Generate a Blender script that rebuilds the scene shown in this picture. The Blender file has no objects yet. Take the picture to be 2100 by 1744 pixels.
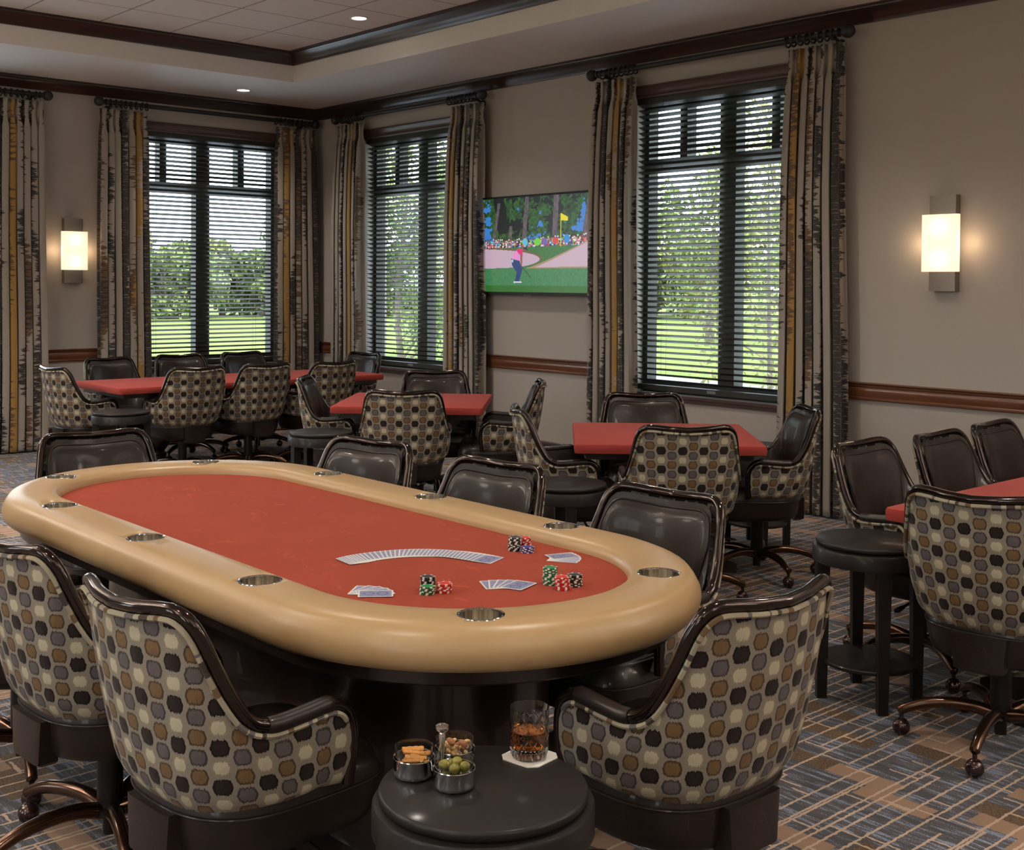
import bpy, bmesh, math, random
import numpy as np
from mathutils import Vector, Matrix, noise as mnoise
random.seed(7)
PI = math.pi
sc = bpy.context.scene
COL = sc.collection

def lin(c):
    return c / 12.92 if c <= 0.04045 else ((c + 0.055) / 1.055) ** 2.4
def S(r, g, b, a=1.0):
    return (lin(r / 255), lin(g / 255), lin(b / 255), a)

# ------------------------------------------------------------------ materials
class Mat:
    def __init__(s, name):
        s.m = bpy.data.materials.new(name); s.m.use_nodes = True
        s.t = s.m.node_tree; s.n = s.t.nodes; s.l = s.t.links
        s.b = s.n['Principled BSDF']
    def node(s, t, **kw):
        x = s.n.new(t)
        for k, v in kw.items():
            setattr(x, k, v)
        return x
    def set(s, **kw):
        for k, v in kw.items():
            nm = {'base': 'Base Color', 'rough': 'Roughness', 'metal': 'Metallic', 'coat': 'Coat Weight', 'coatr': 'Coat Roughness',
                  'sheen': 'Sheen Weight', 'sheenr': 'Sheen Roughness', 'spec': 'Specular IOR Level', 'trans': 'Transmission Weight', 'ior': 'IOR',
                  'emit': 'Emission Color', 'emits': 'Emission Strength', 'sss': 'Subsurface Weight'}[k]
            s.b.inputs[nm].default_value = v
        return s
    def link(s, a, b):
        s.l.new(a, b)
    def val(s, x, inp):
        if isinstance(x, (int, float)):
            inp.default_value = x
        elif isinstance(x, (tuple, list)):
            inp.default_value = x
        else:
            s.l.new(x, inp)
    def math(s, op, a, b=None, c=None, clamp=False):
        x = s.node('ShaderNodeMath', operation=op, use_clamp=clamp)
        s.val(a, x.inputs[0])
        if b is not None: s.val(b, x.inputs[1])
        if c is not None: s.val(c, x.inputs[2])
        return x.outputs[0]
    def mix(s, f, a, b, blend='MIX'):
        x = s.node('ShaderNodeMix', data_type='RGBA', blend_type=blend)
        s.val(f, x.inputs[0]); s.val(a, x.inputs[6]); s.val(b, x.inputs[7])
        return x.outputs[2]
    def noise(s, vec=None, scale=5, detail=2, rough=.5, dist=0):
        x = s.node('ShaderNodeTexNoise')
        x.inputs['Scale'].default_value = scale; x.inputs['Detail'].default_value = detail
        x.inputs['Roughness'].default_value = rough; x.inputs['Distortion'].default_value = dist
        if vec is not None: s.l.new(vec, x.inputs['Vector'])
        return x.outputs['Fac']
    def coord(s, kind='Object'):
        return s.node('ShaderNodeTexCoord').outputs[kind]
    def geo(s):
        return s.node('ShaderNodeNewGeometry').outputs['Position']
    def scale(s, vec, v):
        x = s.node('ShaderNodeVectorMath', operation='MULTIPLY'); s.l.new(vec, x.inputs[0]); x.inputs[1].default_value = v
        return x.outputs[0]
    def sep(s, vec):
        x = s.node('ShaderNodeSeparateXYZ'); s.l.new(vec, x.inputs[0]); return x.outputs
    def comb(s, a, b, c=0.0):
        x = s.node('ShaderNodeCombineXYZ'); s.val(a, x.inputs[0]); s.val(b, x.inputs[1]); s.val(c, x.inputs[2]); return x.outputs[0]
    def ramp(s, f, stops, interp='LINEAR'):
        x = s.node('ShaderNodeValToRGB'); cr = x.color_ramp; cr.interpolation = interp
        while len(cr.elements) < len(stops): cr.elements.new(0.5)
        for e, (p, c) in zip(cr.elements, stops):
            e.position = p; e.color = c
        s.l.new(f, x.inputs[0]); return x.outputs[0]
    def white(s, vec):
        x = s.node('ShaderNodeTexWhiteNoise', noise_dimensions='3D'); s.l.new(vec, x.inputs['Vector']); return x.outputs['Value']
    def bump(s, h, strength=.3, dist=.002):
        x = s.node('ShaderNodeBump'); x.inputs['Strength'].default_value = strength; x.inputs['Distance'].default_value = dist
        s.l.new(h, x.inputs['Height']); s.l.new(x.outputs[0], s.b.inputs['Normal'])
    def base(s, c):
        s.l.new(c, s.b.inputs['Base Color']); return s

M = {}
def simple(name, base, rough=.5, **kw):
    m = Mat(name); m.set(base=base, rough=rough, **kw); M[name] = m.m; return m

# walls: greige fabric wall covering
m = Mat('wall_cover'); v = m.scale(m.geo(), (60, 60, 3)); n = m.noise(v, 8, 3)
m.base(m.mix(n, S(166, 159, 151), S(178, 171, 163))).set(rough=.8, spec=.25); m.bump(n, .12, .001); M['wall'] = m.m
m = Mat('soffit_paint'); n = m.noise(m.geo(), 40, 2); m.base(m.mix(n, S(218, 213, 207), S(224, 219, 213))).set(rough=.55, spec=.3); M['soffit'] = m.m
# ceiling tiles with grid lines
m = Mat('ceiling_tile'); g = m.sep(m.geo())
fx = m.math('ABSOLUTE', m.math('SUBTRACT', m.math('FRACT', m.math('DIVIDE', m.math('ADD', g[0], 1.84 + 61 * 20), .61)), .5))
fy = m.math('ABSOLUTE', m.math('SUBTRACT', m.math('FRACT', m.math('DIVIDE', m.math('ADD', g[1], 2.17 + 61 * 20), .61)), .5))
ln = m.math('GREATER_THAN', m.math('MAXIMUM', fx, fy), .4905)
n = m.noise(m.geo(), 90, 3)
m.base(m.mix(ln, m.mix(n, S(208, 200, 191), S(216, 208, 199)), S(128, 116, 106))).set(rough=.85, spec=.2); M['tile'] = m.m
# woods
def wood(name, c1, c2, rough=.3, coat=.3, sc_=(1.2, 1.2, 14)):
    m = Mat(name); v = m.scale(m.geo(), sc_); n = m.noise(v, 3, 4, .6, .6)
    m.base(m.mix(n, c1, c2)).set(rough=rough, coat=coat, coatr=.15); M[name] = m.m
wood('crown_wood', S(40, 25, 20), S(58, 36, 28), .32, .4)
wood('rail_wood', S(84, 50, 32), S(120, 74, 48), .3, .5, (1.0, 1.0, 30))
wood('trim_wood', S(60, 42, 38), S(82, 58, 52), .4, .2, (1, 1, 30))
m = Mat('espresso_wood'); v = m.scale(m.coord(), (40, 6, 6)); n = m.noise(v, 3, 4, .6)
m.base(m.mix(n, S(17, 14, 13), S(28, 23, 21))).set(rough=.5, spec=.28, coat=.12, coatr=.12); m.bump(n, .15, .0008); M['espresso'] = m.m
m = Mat('pedestal_wood'); n = m.noise(m.scale(m.coord(), (8, 8, 1)), 3, 3)
m.base(m.mix(n, S(26, 17, 14), S(38, 25, 21))).set(rough=.3, coat=.3); M['pedestal'] = m.m
# metals
simple('frame_metal', S(46, 34, 30), .13, metal=.8, coat=.5, coatr=.08)
simple('bronze', S(88, 62, 47), .22, metal=.9, coat=.4, coatr=.1)
simple('caster', S(58, 36, 34), .22, metal=.55, coat=.6, coatr=.06)
simple('black_metal', S(26, 24, 23), .35, metal=.4)
simple('rod_iron', S(44, 44, 45), .5, metal=.35)
m = Mat('steel'); n = m.noise(m.scale(m.coord(), (75, 75, 0)), 1, 3, .7)
m.base(m.ramp(n, [(.3, S(104, 96, 84)), (.5, S(186, 176, 158)), (.62, S(245, 238, 222))])).set(metal=1, rough=.3); M['steel'] = m.m  # brushed streaks whose bright and dark contrast paints reflections into the colour
simple('chrome', S(225, 225, 228), .07, metal=1)
m = Mat('brushed_nickel'); n = m.noise(m.scale(m.geo(), (300, 300, 6)), 3, 2); m.base(m.mix(n, S(120, 110, 102), S(150, 140, 130))).set(metal=.8, rough=.42); M['nickel'] = m.m
simple('window_frame', S(46, 46, 40), .45)
simple('blind', S(40, 39, 31), .5)
simple('cord', S(60, 58, 50), .7)
simple('tag', S(120, 122, 120), .6)
# leather
m = Mat('leather'); o = m.coord(); n = m.noise(o, 14, 4, .6); vo = m.node('ShaderNodeTexVoronoi', feature='DISTANCE_TO_EDGE')
vo.inputs['Scale'].default_value = 24; m.l.new(m.node('ShaderNodeTexNoise').outputs['Color'], vo.inputs['Vector']) if False else m.l.new(o, vo.inputs['Vector'])
cr = m.math('LESS_THAN', vo.outputs['Distance'], .012)
cr = m.math('MULTIPLY', cr, m.math('GREATER_THAN', m.noise(o, 9, 2), .52))
m.base(m.mix(m.math('MULTIPLY', cr, .25), m.mix(n, S(23, 16, 14), S(37, 26, 23)), S(92, 74, 68))).set(rough=.42, spec=.32, coat=.22, coatr=.10)
m.bump(m.noise(o, 180, 3), .12, .001); M['leather'] = m.m
# chair fabric : staggered columns of tufted rounded hexagons
m = Mat('dot_fabric'); uv = m.node('ShaderNodeUVMap').outputs[0]; u = m.sep(uv)
PX, PY = .0445, .0455
jx = m.math('MULTIPLY', m.math('SUBTRACT', m.noise(m.scale(uv, (420, 60, 1)), 1, 2), .5), .016)
cu = m.math('DIVIDE', u[0], PX); col = m.math('FLOOR', cu)
par = m.math('MODULO', m.math('ADD', col, 100), 2)
fxx = m.math('MULTIPLY', m.math('SUBTRACT', m.math('FRACT', cu), .5), PX)
cv = m.math('ADD', m.math('DIVIDE', u[1], PY), m.math('MULTIPLY', par, .5)); row = m.math('FLOOR', cv)
fyy = m.math('MULTIPLY', m.math('SUBTRACT', m.math('FRACT', cv), .5), PY)
rp = m.math('MODULO', m.math('ADD', row, 100), 2)
ax = m.math('ABSOLUTE', fxx); ay = m.math('ADD', m.math('ABSOLUTE', fyy), jx)
# rounded hexagon: flat top and bottom, pointed sides
h1 = m.math('DIVIDE', ay, .0190)
h2 = m.math('DIVIDE', m.math('ADD', ax, m.math('MULTIPLY', ay, .27)), .0202)
hx = m.math('POWER', m.math('ADD', m.math('POWER', m.math('MAXIMUM', h1, 0), 7), m.math('POWER', m.math('MAXIMUM', h2, 0), 7)), .1428)
ins = m.math('LESS_THAN', hx, 1.0); core = m.math('LESS_THAN', hx, .78)
tf = m.noise(m.scale(uv, (1, 1, 1)), 520, 2)
blk = m.mix(core, S(28, 20, 19), S(42, 32, 30)); crm = m.mix(core, S(150, 140, 116), S(196, 188, 162))
gry = m.mix(core, S(66, 60, 60), S(98, 92, 93)); brn = m.mix(core, S(80, 62, 43), S(120, 95, 65))
cA = m.mix(rp, blk, crm); cB = m.mix(rp, gry, brn)
dot = m.mix(par, cA, cB)
basec = m.mix(m.noise(m.scale(uv, (1, 1, 1)), 300, 2), S(122, 115, 104), S(138, 131, 119))
fc = m.mix(ins, basec, m.mix(m.math('MULTIPLY', tf, .35), dot, S(20, 16, 14)))
m.base(fc).set(rough=.9, sheen=.08, sheenr=.5, spec=.12)
m.bump(m.math('ADD', m.math('MULTIPLY', m.math('SUBTRACT', 1.0, m.math('MINIMUM', hx, 1.0)), 1.5), m.math('MULTIPLY', tf, .5)), .5, .003)
M['fabric'] = m.m
# welt cord in the same cloth
m = Mat('welt_cloth'); uv = m.node('ShaderNodeUVMap').outputs[0]; u = m.sep(uv)
m.base(m.ramp(m.math('FRACT', m.math('MULTIPLY', m.math('ADD', u[0], m.math('MULTIPLY', m.noise(m.scale(uv, (9, 0, 0)), 1, 2), .3)), 5.1)), [(0, S(150, 142, 122)), (.3, S(92, 70, 46)), (.45, S(140, 132, 114)), (.6, S(58, 46, 42)), (.75, S(160, 152, 130)), (.9, S(88, 84, 84))], 'CONSTANT')).set(rough=.85)
M['welt'] = m.m
# drapery cloth
m = Mat('drapery'); uv = m.node('ShaderNodeUVMap').outputs[0]; u = m.sep(uv)
jag = m.math('SUBTRACT', m.noise(m.comb(m.math('MULTIPLY', u[0], 5), m.math('MULTIPLY', u[1], 34)), 1, 3, .65), .5)
slow = m.math('SUBTRACT', m.noise(m.comb(m.math('MULTIPLY', u[0], 1.2), m.math('MULTIPLY', u[1], 1.1)), 1, 1), .5)
w = m.math('FRACT', m.math('ADD', m.math('MULTIPLY', u[0], .85), m.math('ADD', m.math('MULTIPLY', jag, .19), m.math('MULTIPLY', slow, .30))))
L_, D_, G_, B_ = S(158, 148, 138), S(46, 40, 38), S(158, 122, 62), S(96, 72, 46)
band = m.ramp(w, [(0, L_), (.17, D_), (.28, L_), (.40, B_), (.44, G_), (.53, L_), (.64, D_), (.735, B_), (.77, L_), (.90, D_), (.95, L_)], 'CONSTANT')
st = m.noise(m.comb(m.math('MULTIPLY', u[0], 14), m.math('MULTIPLY', u[1], 90)), 1, 2, .7)
isd = m.ramp(w, [(0, (0, 0, 0, 1)), (.17, (1, 1, 1, 1)), (.28, (0, 0, 0, 1)), (.64, (1, 1, 1, 1)), (.735, (0, 0, 0, 1)), (.90, (1, 1, 1, 1)), (.95, (0, 0, 0, 1))], 'CONSTANT')
band = m.mix(m.math('MULTIPLY', isd, m.math('GREATER_THAN', st, .60)), band, S(122, 114, 106))
weave = m.noise(m.scale(uv, (220, 700, 1)), 1, 1)
m.base(m.mix(m.math('MULTIPLY', weave, .35), band, S(60, 54, 50))).set(rough=.75, sheen=.15, spec=.3); m.bump(weave, .25, .001); M['drape'] = m.m
# table felts
m = Mat('red_felt'); n = m.noise(m.coord(), 3.2, 3, .55, .4); n2 = m.noise(m.coord(), 380, 2)
f = m.mix(n, S(140, 58, 42), S(163, 73, 54)); sm = m.noise(m.scale(m.coord(), (9, 5, 1)), 2, 3, .6, 1.5)
f = m.mix(m.math('MULTIPLY', m.math('GREATER_THAN', sm, .655), .3), f, S(206, 100, 72))
m.base(m.mix(m.math('MULTIPLY', n2, .2), f, S(110, 42, 32))).set(rough=.95, sheen=.04, spec=.05); m.bump(n2, .15, .0008); M['felt'] = m.m
m = Mat('coral_felt'); n = m.noise(m.coord(), 3, 3); n2 = m.noise(m.coord(), 260, 2)
m.base(m.mix(n, S(140, 55, 49), S(160, 67, 60))).set(rough=.95, sheen=.05, spec=.08); m.bump(m.math('ADD', n2, m.noise(m.coord(), 12, 3)), .2, .003); M['coral'] = m.m
m = Mat('tan_vinyl'); n = m.noise(m.coord(), 2.5, 2); m.base(m.mix(n, S(172, 141, 98), S(186, 155, 112))).set(rough=.36, spec=.5, coat=.15, coatr=.3)
m.bump(m.noise(m.coord(), 260, 2), .06, .001); M['vinyl'] = m.m
# carpet
m = Mat('carpet'); g = m.geo(); p = m.sep(g)
wob = m.math('MULTIPLY', m.math('SUBTRACT', m.noise(g, 55, 2), .5), .012)
X = m.math('ADD', p[0], wob); Y = m.math('ADD', p[1], wob)
streak = m.noise(m.comb(m.math('MULTIPLY', p[0], 55), m.math('MULTIPLY', p[1], 4.5)), 1, 4, .7)
speck = m.noise(g, 210, 2, .6)
sv = m.math('ADD', streak, m.math('MULTIPLY', m.math('SUBTRACT', speck, .5), .35))
blue = m.ramp(sv, [(.0, S(40, 44, 50)), (.42, S(58, 64, 72)), (.50, S(70, 60, 54)), (.56, S(90, 98, 112)), (.64, S(142, 154, 180)), (.70, S(66, 72, 80))])
xs = m.math('FLOOR', m.math('DIVIDE', X, .085))
ys = m.math('FLOOR', m.math('DIVIDE', m.math('ADD', Y, m.math('MULTIPLY', m.white(m.comb(xs, 3.0)), .9)), .24))
rb = m.white(m.comb(xs, ys, 1.0))
tan = m.mix(m.noise(g, 160, 2), S(130, 104, 85), S(148, 120, 98))
brown = m.mix(m.math('GREATER_THAN', m.noise(g, 130, 2), .5), S(70, 52, 34), S(98, 76, 52))
c = m.mix(m.math('GREATER_THAN', rb, .70), blue, tan)
c = m.mix(m.math('GREATER_THAN', rb, .84), c, brown)
def boxes(py, lx, seed, keep):
    r = m.math('FLOOR', m.math('DIVIDE', Y, py)); fr = m.math('FRACT', m.math('DIVIDE', Y, py))
    off = m.white(m.comb(r, seed)); q = m.math('ADD', m.math('DIVIDE', X, lx), m.math('MULTIPLY', off, 7.3))
    ci = m.math('FLOOR', q); fq = m.math('FRACT', q)
    a = m.math('LESS_THAN', m.math('MULTIPLY', fr, py), .0085)
    b = m.math('LESS_THAN', m.math('MULTIPLY', fq, lx), .0085)
    k1 = m.math('LESS_THAN', m.white(m.comb(r, ci, seed)), keep)
    k2 = m.math('LESS_THAN', m.white(m.comb(r, ci, seed + 5.0)), .55)
    return m.math('MAXIMUM', m.math('MULTIPLY', a, k1), m.math('MULTIPLY', b, k2))
lines = m.math('MAXIMUM', boxes(.066, .42, 1.0, .82), m.math('MULTIPLY', boxes(.105, .27, 9.0, .5), 1.0))
c = m.mix(lines, c, S(178, 154, 134))
m.base(c).set(rough=.95, spec=.1, sheen=.15); m.bump(speck, .4, .004); M['carpet'] = m.m
# glass for window panes
m = Mat('pane_glass'); out = m.n['Material Output']; m.n.remove(m.b)
tr = m.node('ShaderNodeBsdfTransparent'); tr.inputs[0].default_value = (.93, .96, .95, 1)
gl = m.node('ShaderNodeBsdfGlossy'); gl.inputs['Roughness'].default_value = .02
fr = m.node('ShaderNodeLayerWeight'); fr.inputs[0].default_value = .5; mx = m.node('ShaderNodeMixShader')
m.l.new(m.math('ADD', .035, m.math('MULTIPLY', m.math('POWER', fr.outputs['Facing'], 5), .6)), mx.inputs[0]); m.l.new(tr.outputs[0], mx.inputs[1]); m.l.new(gl.outputs[0], mx.inputs[2]); m.l.new(mx.outputs[0], out.inputs[0])
M['pane'] = m.m
simple('crystal', (1, 1, 1, 1), .0, trans=1, ior=1.5)
simple('whiskey', S(226, 132, 50), .0, trans=1, ior=1.36)
m = Mat('clear_glass'); out = m.n['Material Output']; m.n.remove(m.b)
tr = m.node('ShaderNodeBsdfTransparent'); tr.inputs[0].default_value = (.94, .94, .94, 1)
gl = m.node('ShaderNodeBsdfGlossy'); gl.inputs['Roughness'].default_value = .03
fr = m.node('ShaderNodeLayerWeight'); fr.inputs[0].default_value = .5; mx = m.node('ShaderNodeMixShader')
m.l.new(m.math('ADD', .06, m.math('MULTIPLY', m.math('POWER', fr.outputs['Facing'], 4), .8)), mx.inputs[0]); m.l.new(tr.outputs[0], mx.inputs[1]); m.l.new(gl.outputs[0], mx.inputs[2]); m.l.new(mx.outputs[0], out.inputs[0])
M['clear'] = m.m
# sconce shade: brighter where the two bulbs sit behind the frosted glass
m = Mat('sconce_shade'); o = m.coord(); q = m.sep(o)
def blob(zc):
    d = m.math('ADD', m.math('POWER', m.math('DIVIDE', q[0], .06), 2), m.math('POWER', m.math('DIVIDE', m.math('SUBTRACT', q[2], zc), .055), 2))
    return m.math('POWER', 2.718, m.math('MULTIPLY', d, -1.0))
e = m.math('ADD', .92, m.math('MULTIPLY', m.math('ADD', blob(.10), blob(-.10)), .8))
m.set(base=S(240, 220, 200), rough=.4, emit=(1.0, .78, .56, 1)); m.l.new(m.math('MULTIPLY', e, .80), m.b.inputs['Emission Strength']); M['shade'] = m.m
simple('lamp_lens', (1, 1, 1, 1), .3, emit=(1, .93, .82, 1), emits=9)
simple('white_ring', S(225, 222, 215), .4)
simple('paper', S(226, 222, 216), .6)
# cards
m = Mat('card_back'); o = m.coord(); q = m.sep(o)
ix = m.math('LESS_THAN', m.math('ABSOLUTE', q[0]), .0272); iy = m.math('LESS_THAN', m.math('ABSOLUTE', q[1]), .0397)
pt = m.noise(o, 900, 2); rg = m.math('ADD', m.math('POWER', m.math('DIVIDE', q[0], .014), 2), m.math('POWER', m.math('DIVIDE', m.math('SUBTRACT', m.math('ABSOLUTE', q[1]), .017), .014), 2))
ring = m.math('LESS_THAN', m.math('ABSOLUTE', m.math('SUBTRACT', rg, .85)), .35)
blu = m.mix(m.math('GREATER_THAN', pt, .50), S(84, 92, 150), S(180, 184, 206)); blu = m.mix(m.math('MULTIPLY', ring, .65), blu, S(58, 66, 132))
m.base(m.mix(m.math('MULTIPLY', ix, iy), S(232, 230, 226), blu)).set(rough=.35); M['card'] = m.m
for nm, c_, c2 in (('black', S(24, 24, 26), S(46, 52, 58)), ('red', S(176, 28, 30), S(206, 52, 48)), ('green', S(12, 92, 48), S(24, 136, 78)), ('blue', S(34, 34, 110), S(48, 50, 140))):
    simple('chip_' + nm, c_, .4); simple('chipface_' + nm, c2, .4)
simple('chip_spot', S(232, 224, 214), .45)
# snacks
m = Mat('olive'); n = m.noise(m.coord(), 120, 2); m.base(m.mix(n, S(112, 108, 28), S(140, 134, 48))).set(rough=.22, coat=.4); M['olive'] = m.m
m = Mat('cracker'); n = m.noise(m.coord(), 150, 3); m.base(m.mix(n, S(176, 112, 46), S(214, 158, 84))).set(rough=.7); m.bump(n, .5, .002); M['cracker'] = m.m
simple('cashew', S(214, 176, 120), .5); simple('almond', S(150, 98, 66), .6)
# outdoors
def foliage(name, c1, c2, c3):
    m = Mat(name); i = m.node('ShaderNodeObjectInfo'); n = m.white(m.scale(m.geo(), (3.1, 3.7, 4.3))) if False else m.noise(m.geo(), 2.7, 4, .8)
    m.base(m.ramp(n, [(.3, c1), (.5, c2), (.68, c3)])).set(rough=.6, spec=.2); M[name] = m.m
foliage('leaf_green', S(66, 80, 44), S(118, 130, 74), S(176, 178, 112))
foliage('leaf_olive', S(88, 92, 54), S(138, 138, 84), S(194, 184, 122))
foliage('leaf_dark', S(52, 66, 38), S(92, 108, 60), S(146, 154, 92))
simple('bark', S(112, 98, 84), .9)
m = Mat('lawn'); n = m.noise(m.geo(), .35, 4, .6); m.base(m.mix(n, S(106, 116, 54), S(132, 138, 72))).set(rough=.95, spec=.1); M['lawn'] = m.m
simple('path', S(190, 180, 165), .9)
simple('bounce_pale', S(206, 202, 196), .9)

# ------------------------------------------------------------------ mesh helpers
class G:
    def __init__(s): s.v = []; s.f = []; s.mi = []; s.uv = {}; s.fuv = []
    def add(s, vs, fs, mi=0, uvs=None):
        o = len(s.v); s.v += [tuple(p) for p in vs]
        if uvs is not None:
            for i, q in enumerate(uvs): s.uv[o + i] = q
        for f in fs: s.f.append(tuple(o + i for i in f)); s.mi.append(mi)
        return s
    def box(s, x0, x1, y0, y1, z0, z1, mi=0):
        return s.add([(x0, y0, z0), (x1, y0, z0), (x1, y1, z0), (x0, y1, z0), (x0, y0, z1), (x1, y0, z1), (x1, y1, z1), (x0, y1, z1)],
                     [(0, 3, 2, 1), (4, 5, 6, 7), (0, 1, 5, 4), (1, 2, 6, 5), (2, 3, 7, 6), (3, 0, 4, 7)], mi)
    def loft(s, rings, cap0=True, cap1=True, closed=True, mi=0):
        n = len(rings[0]); vs = [p for r in rings for p in r]; fs = []
        for i in range(len(rings) - 1):
            for j in range(n if closed else n - 1):
                k = (j + 1) % n; fs.append((i * n + j, i * n + k, (i + 1) * n + k, (i + 1) * n + j))
        if cap0: fs.append(tuple(range(n - 1, -1, -1)))
        if cap1: fs.append(tuple((len(rings) - 1) * n + j for j in range(n)))
        return s.add(vs, fs, mi)
    def lathe(s, prof, c=(0, 0), n=32, cap0=False, cap1=False, mi=0):
        return s.loft([[(c[0] + r * math.cos(2 * PI * j / n), c[1] + r * math.sin(2 * PI * j / n), z) for j in range(n)] for r, z in prof], cap0, cap1, mi=mi)
    def grid(s, nu, nv, fn, uvfn=None, mi=0, flip=False):
        vs = [fn(i / nu, j / nv) for j in range(nv + 1) for i in range(nu + 1)]; fs = []
        for j in range(nv):
            for i in range(nu):
                a = j * (nu + 1) + i; q = (a, a + 1, a + nu + 2, a + nu + 1); fs.append(q[::-1] if flip else q)
        uvs = [uvfn(i / nu, j / nv) for j in range(nv + 1) for i in range(nu + 1)] if uvfn else None
        return s.add(vs, fs, mi, uvs)
    def tube(s, path, r, n=10, closed=False, caps=True, mi=0, uvlen=False, sq=(1, 1)):
        P = [Vector(p) for p in path]; m = len(P); rings = []; up = Vector((0, 0, 1)); prev = None; L = 0; us = []
        for i in range(m):
            if closed: t = (P[(i + 1) % m] - P[i - 1])
            else: t = P[min(i + 1, m - 1)] - P[max(i - 1, 0)]
            t.normalize()
            if prev is None:
                a = up if abs(t.z) < .9 else Vector((1, 0, 0)); nrm = (a - a.dot(t) * t).normalized()
            else: nrm = (prev - prev.dot(t) * t).normalized()
            prev = nrm; b = t.cross(nrm); rr = r[i] if isinstance(r, (list, tuple)) else r
            rings.append([P[i] + nrm * (rr * sq[0] * math.cos(2 * PI * k / n)) + b * (rr * sq[1] * math.sin(2 * PI * k / n)) for k in range(n)])
            if i: L += (P[i] - P[i - 1]).length
            us += [(L, k / n) for k in range(n)]
        if closed: rings.append(rings[0]); us += us[:n]
        o = len(s.v); s.loft(rings, caps and not closed, caps and not closed, mi=mi)
        if uvlen:
            for i, q in enumerate(us): s.uv[o + i] = q
        return s
    def sphere(s, c, r, nu=16, nv=10, sz=1.0, mi=0):
        return s.loft([[(c[0] + r * math.sin(PI * j / nv) * math.cos(2 * PI * i / nu), c[1] + r * math.sin(PI * j / nv) * math.sin(2 * PI * i / nu), c[2] - r * sz * math.cos(PI * j / nv)) for i in range(nu)]
                       for j in [.02] + list(range(1, nv)) + [nv - .02]], mi=mi)
    def xf(s, mt, i0=0):
        for i in range(i0, len(s.v)): s.v[i] = tuple(mt @ Vector(s.v[i]))
        return s
    def mesh(s, name, mats, smooth=True, angle=40):
        me = bpy.data.meshes.new(name); me.from_pydata(s.v, [], s.f)
        for mm in (mats if isinstance(mats, (list, tuple)) else [mats]): me.materials.append(M[mm])
        me.polygons.foreach_set('material_index', s.mi)
        if s.uv:
            l = me.uv_layers.new(name='UVMap'); d = np.zeros(len(me.loops) * 2, 'f'); vi = np.zeros(len(me.loops), 'i'); me.loops.foreach_get('vertex_index', vi)
            arr = np.zeros((len(s.v), 2), 'f')
            for k, q in s.uv.items(): arr[k] = q
            d = arr[vi].ravel(); l.data.foreach_set('uv', d)
        me.update()
        if smooth:
            me.polygons.foreach_set('use_smooth', [True] * len(me.polygons))
            me.set_sharp_from_angle(angle=math.radians(angle))
        return me

def obj(name, g, mats, parent=None, smooth=True, angle=40):
    o = bpy.data.objects.new(name, g.mesh(name, mats, smooth, angle) if isinstance(g, G) else g); COL.objects.link(o)
    if parent is not None: o.parent = parent
    return o
def thing(name, label, cat, loc=(0, 0, 0), rz=0, group=None):
    o = bpy.data.objects.new(name, None); COL.objects.link(o); o.location = loc; o.rotation_euler = (0, 0, rz); o.empty_display_size = .1
    o['label'] = label; o['category'] = cat
    if group: o['group'] = group
    return o
def tag(o, label, cat, group=None):
    o['label'] = label; o['category'] = cat
    if group: o['group'] = group
    return o
def struct(name, g, mats, smooth=False, parent=None):
    o = obj(name, g, mats, parent, smooth)
    if parent is None: o['kind'] = 'structure'
    return o
def dup(root, loc, rz, label=None, group=None):
    r = root.copy(); COL.objects.link(r); r.location = loc; r.rotation_euler = (0, 0, rz)
    if label: r['label'] = label
    if group: r['group'] = group
    for ch in list(root.children):
        c = ch.copy(); COL.objects.link(c); c.parent = r
        for gch in list(ch.children):
            d = gch.copy(); COL.objects.link(d); d.parent = c
    return r
def catmull(pts, per=6):
    P = [Vector(p) for p in pts]; P = [2 * P[0] - P[1]] + P + [2 * P[-1] - P[-2]]; out = []
    for i in range(1, len(P) - 2):
        for k in range(per):
            t = k / per
            out.append(.5 * ((2 * P[i]) + (-P[i - 1] + P[i + 1]) * t + (2 * P[i - 1] - 5 * P[i] + 4 * P[i + 1] - P[i + 2]) * t * t + (-P[i - 1] + 3 * P[i] - 3 * P[i + 1] + P[i + 2]) * t ** 3))
    out.append(P[-2]); return out
def rrect(hx, hy, r, z, n=6, cx=0, cy=0):
    o = []
    for (sx, sy, a0) in ((1, 1, 0), (-1, 1, 90), (-1, -1, 180), (1, -1, 270)):
        for k in range(n + 1):
            a = math.radians(a0 + 90 * k / n); o.append((cx + sx * (hx - r) + r * math.cos(a), cy + sy * (hy - r) + r * math.sin(a), z))
    return o

# ------------------------------------------------------------------ room
RX, RY = 11.5, 15.5          # the room runs from x=-RX..0 and y=-RY..0
ZS, ZC = 3.39, 3.65          # perimeter soffit and recessed tray ceiling
TX0, TX1, TY0, TY1 = -RX + 1.2, -1.18, -RY + 1.4, -1.45
OZ0, OZ1, HW = .70, 3.01, .83
TH = .28
struct('floor', G().grid(1, 1, lambda u, v: (-RX + RX * u, -RY + RY * v, 0)), 'carpet')
def wall_with_openings(name, axis, plane, a0, a1, centers, outward):
    g = G(); edges = [a0]
    for c in sorted(centers): edges += [c - HW, c + HW]
    edges.append(a1); p0, p1 = (plane, plane + TH * outward) if outward > 0 else (plane + TH * outward, plane)
    def bx(u0, u1, z0, z1):
        if axis == 'x': g.box(u0, u1, p0, p1, z0, z1)
        else: g.box(p0, p1, u0, u1, z0, z1)
    for i in range(0, len(edges), 2): bx(edges[i], edges[i + 1], 0, ZC + .15)
    for c in centers:
        bx(c - HW, c + HW, 0, OZ0); bx(c - HW, c + HW, OZ1, ZC + .15)
    return struct(name, g, 'wall')
WL = [-1.285, -4.125]; WR = [-1.72, -5.45]; WW = [-3.5, -7.5, -11.5]
wall_with_openings('wall_left', 'x', 0, -RX - TH, TH, WL, 1)
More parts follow.
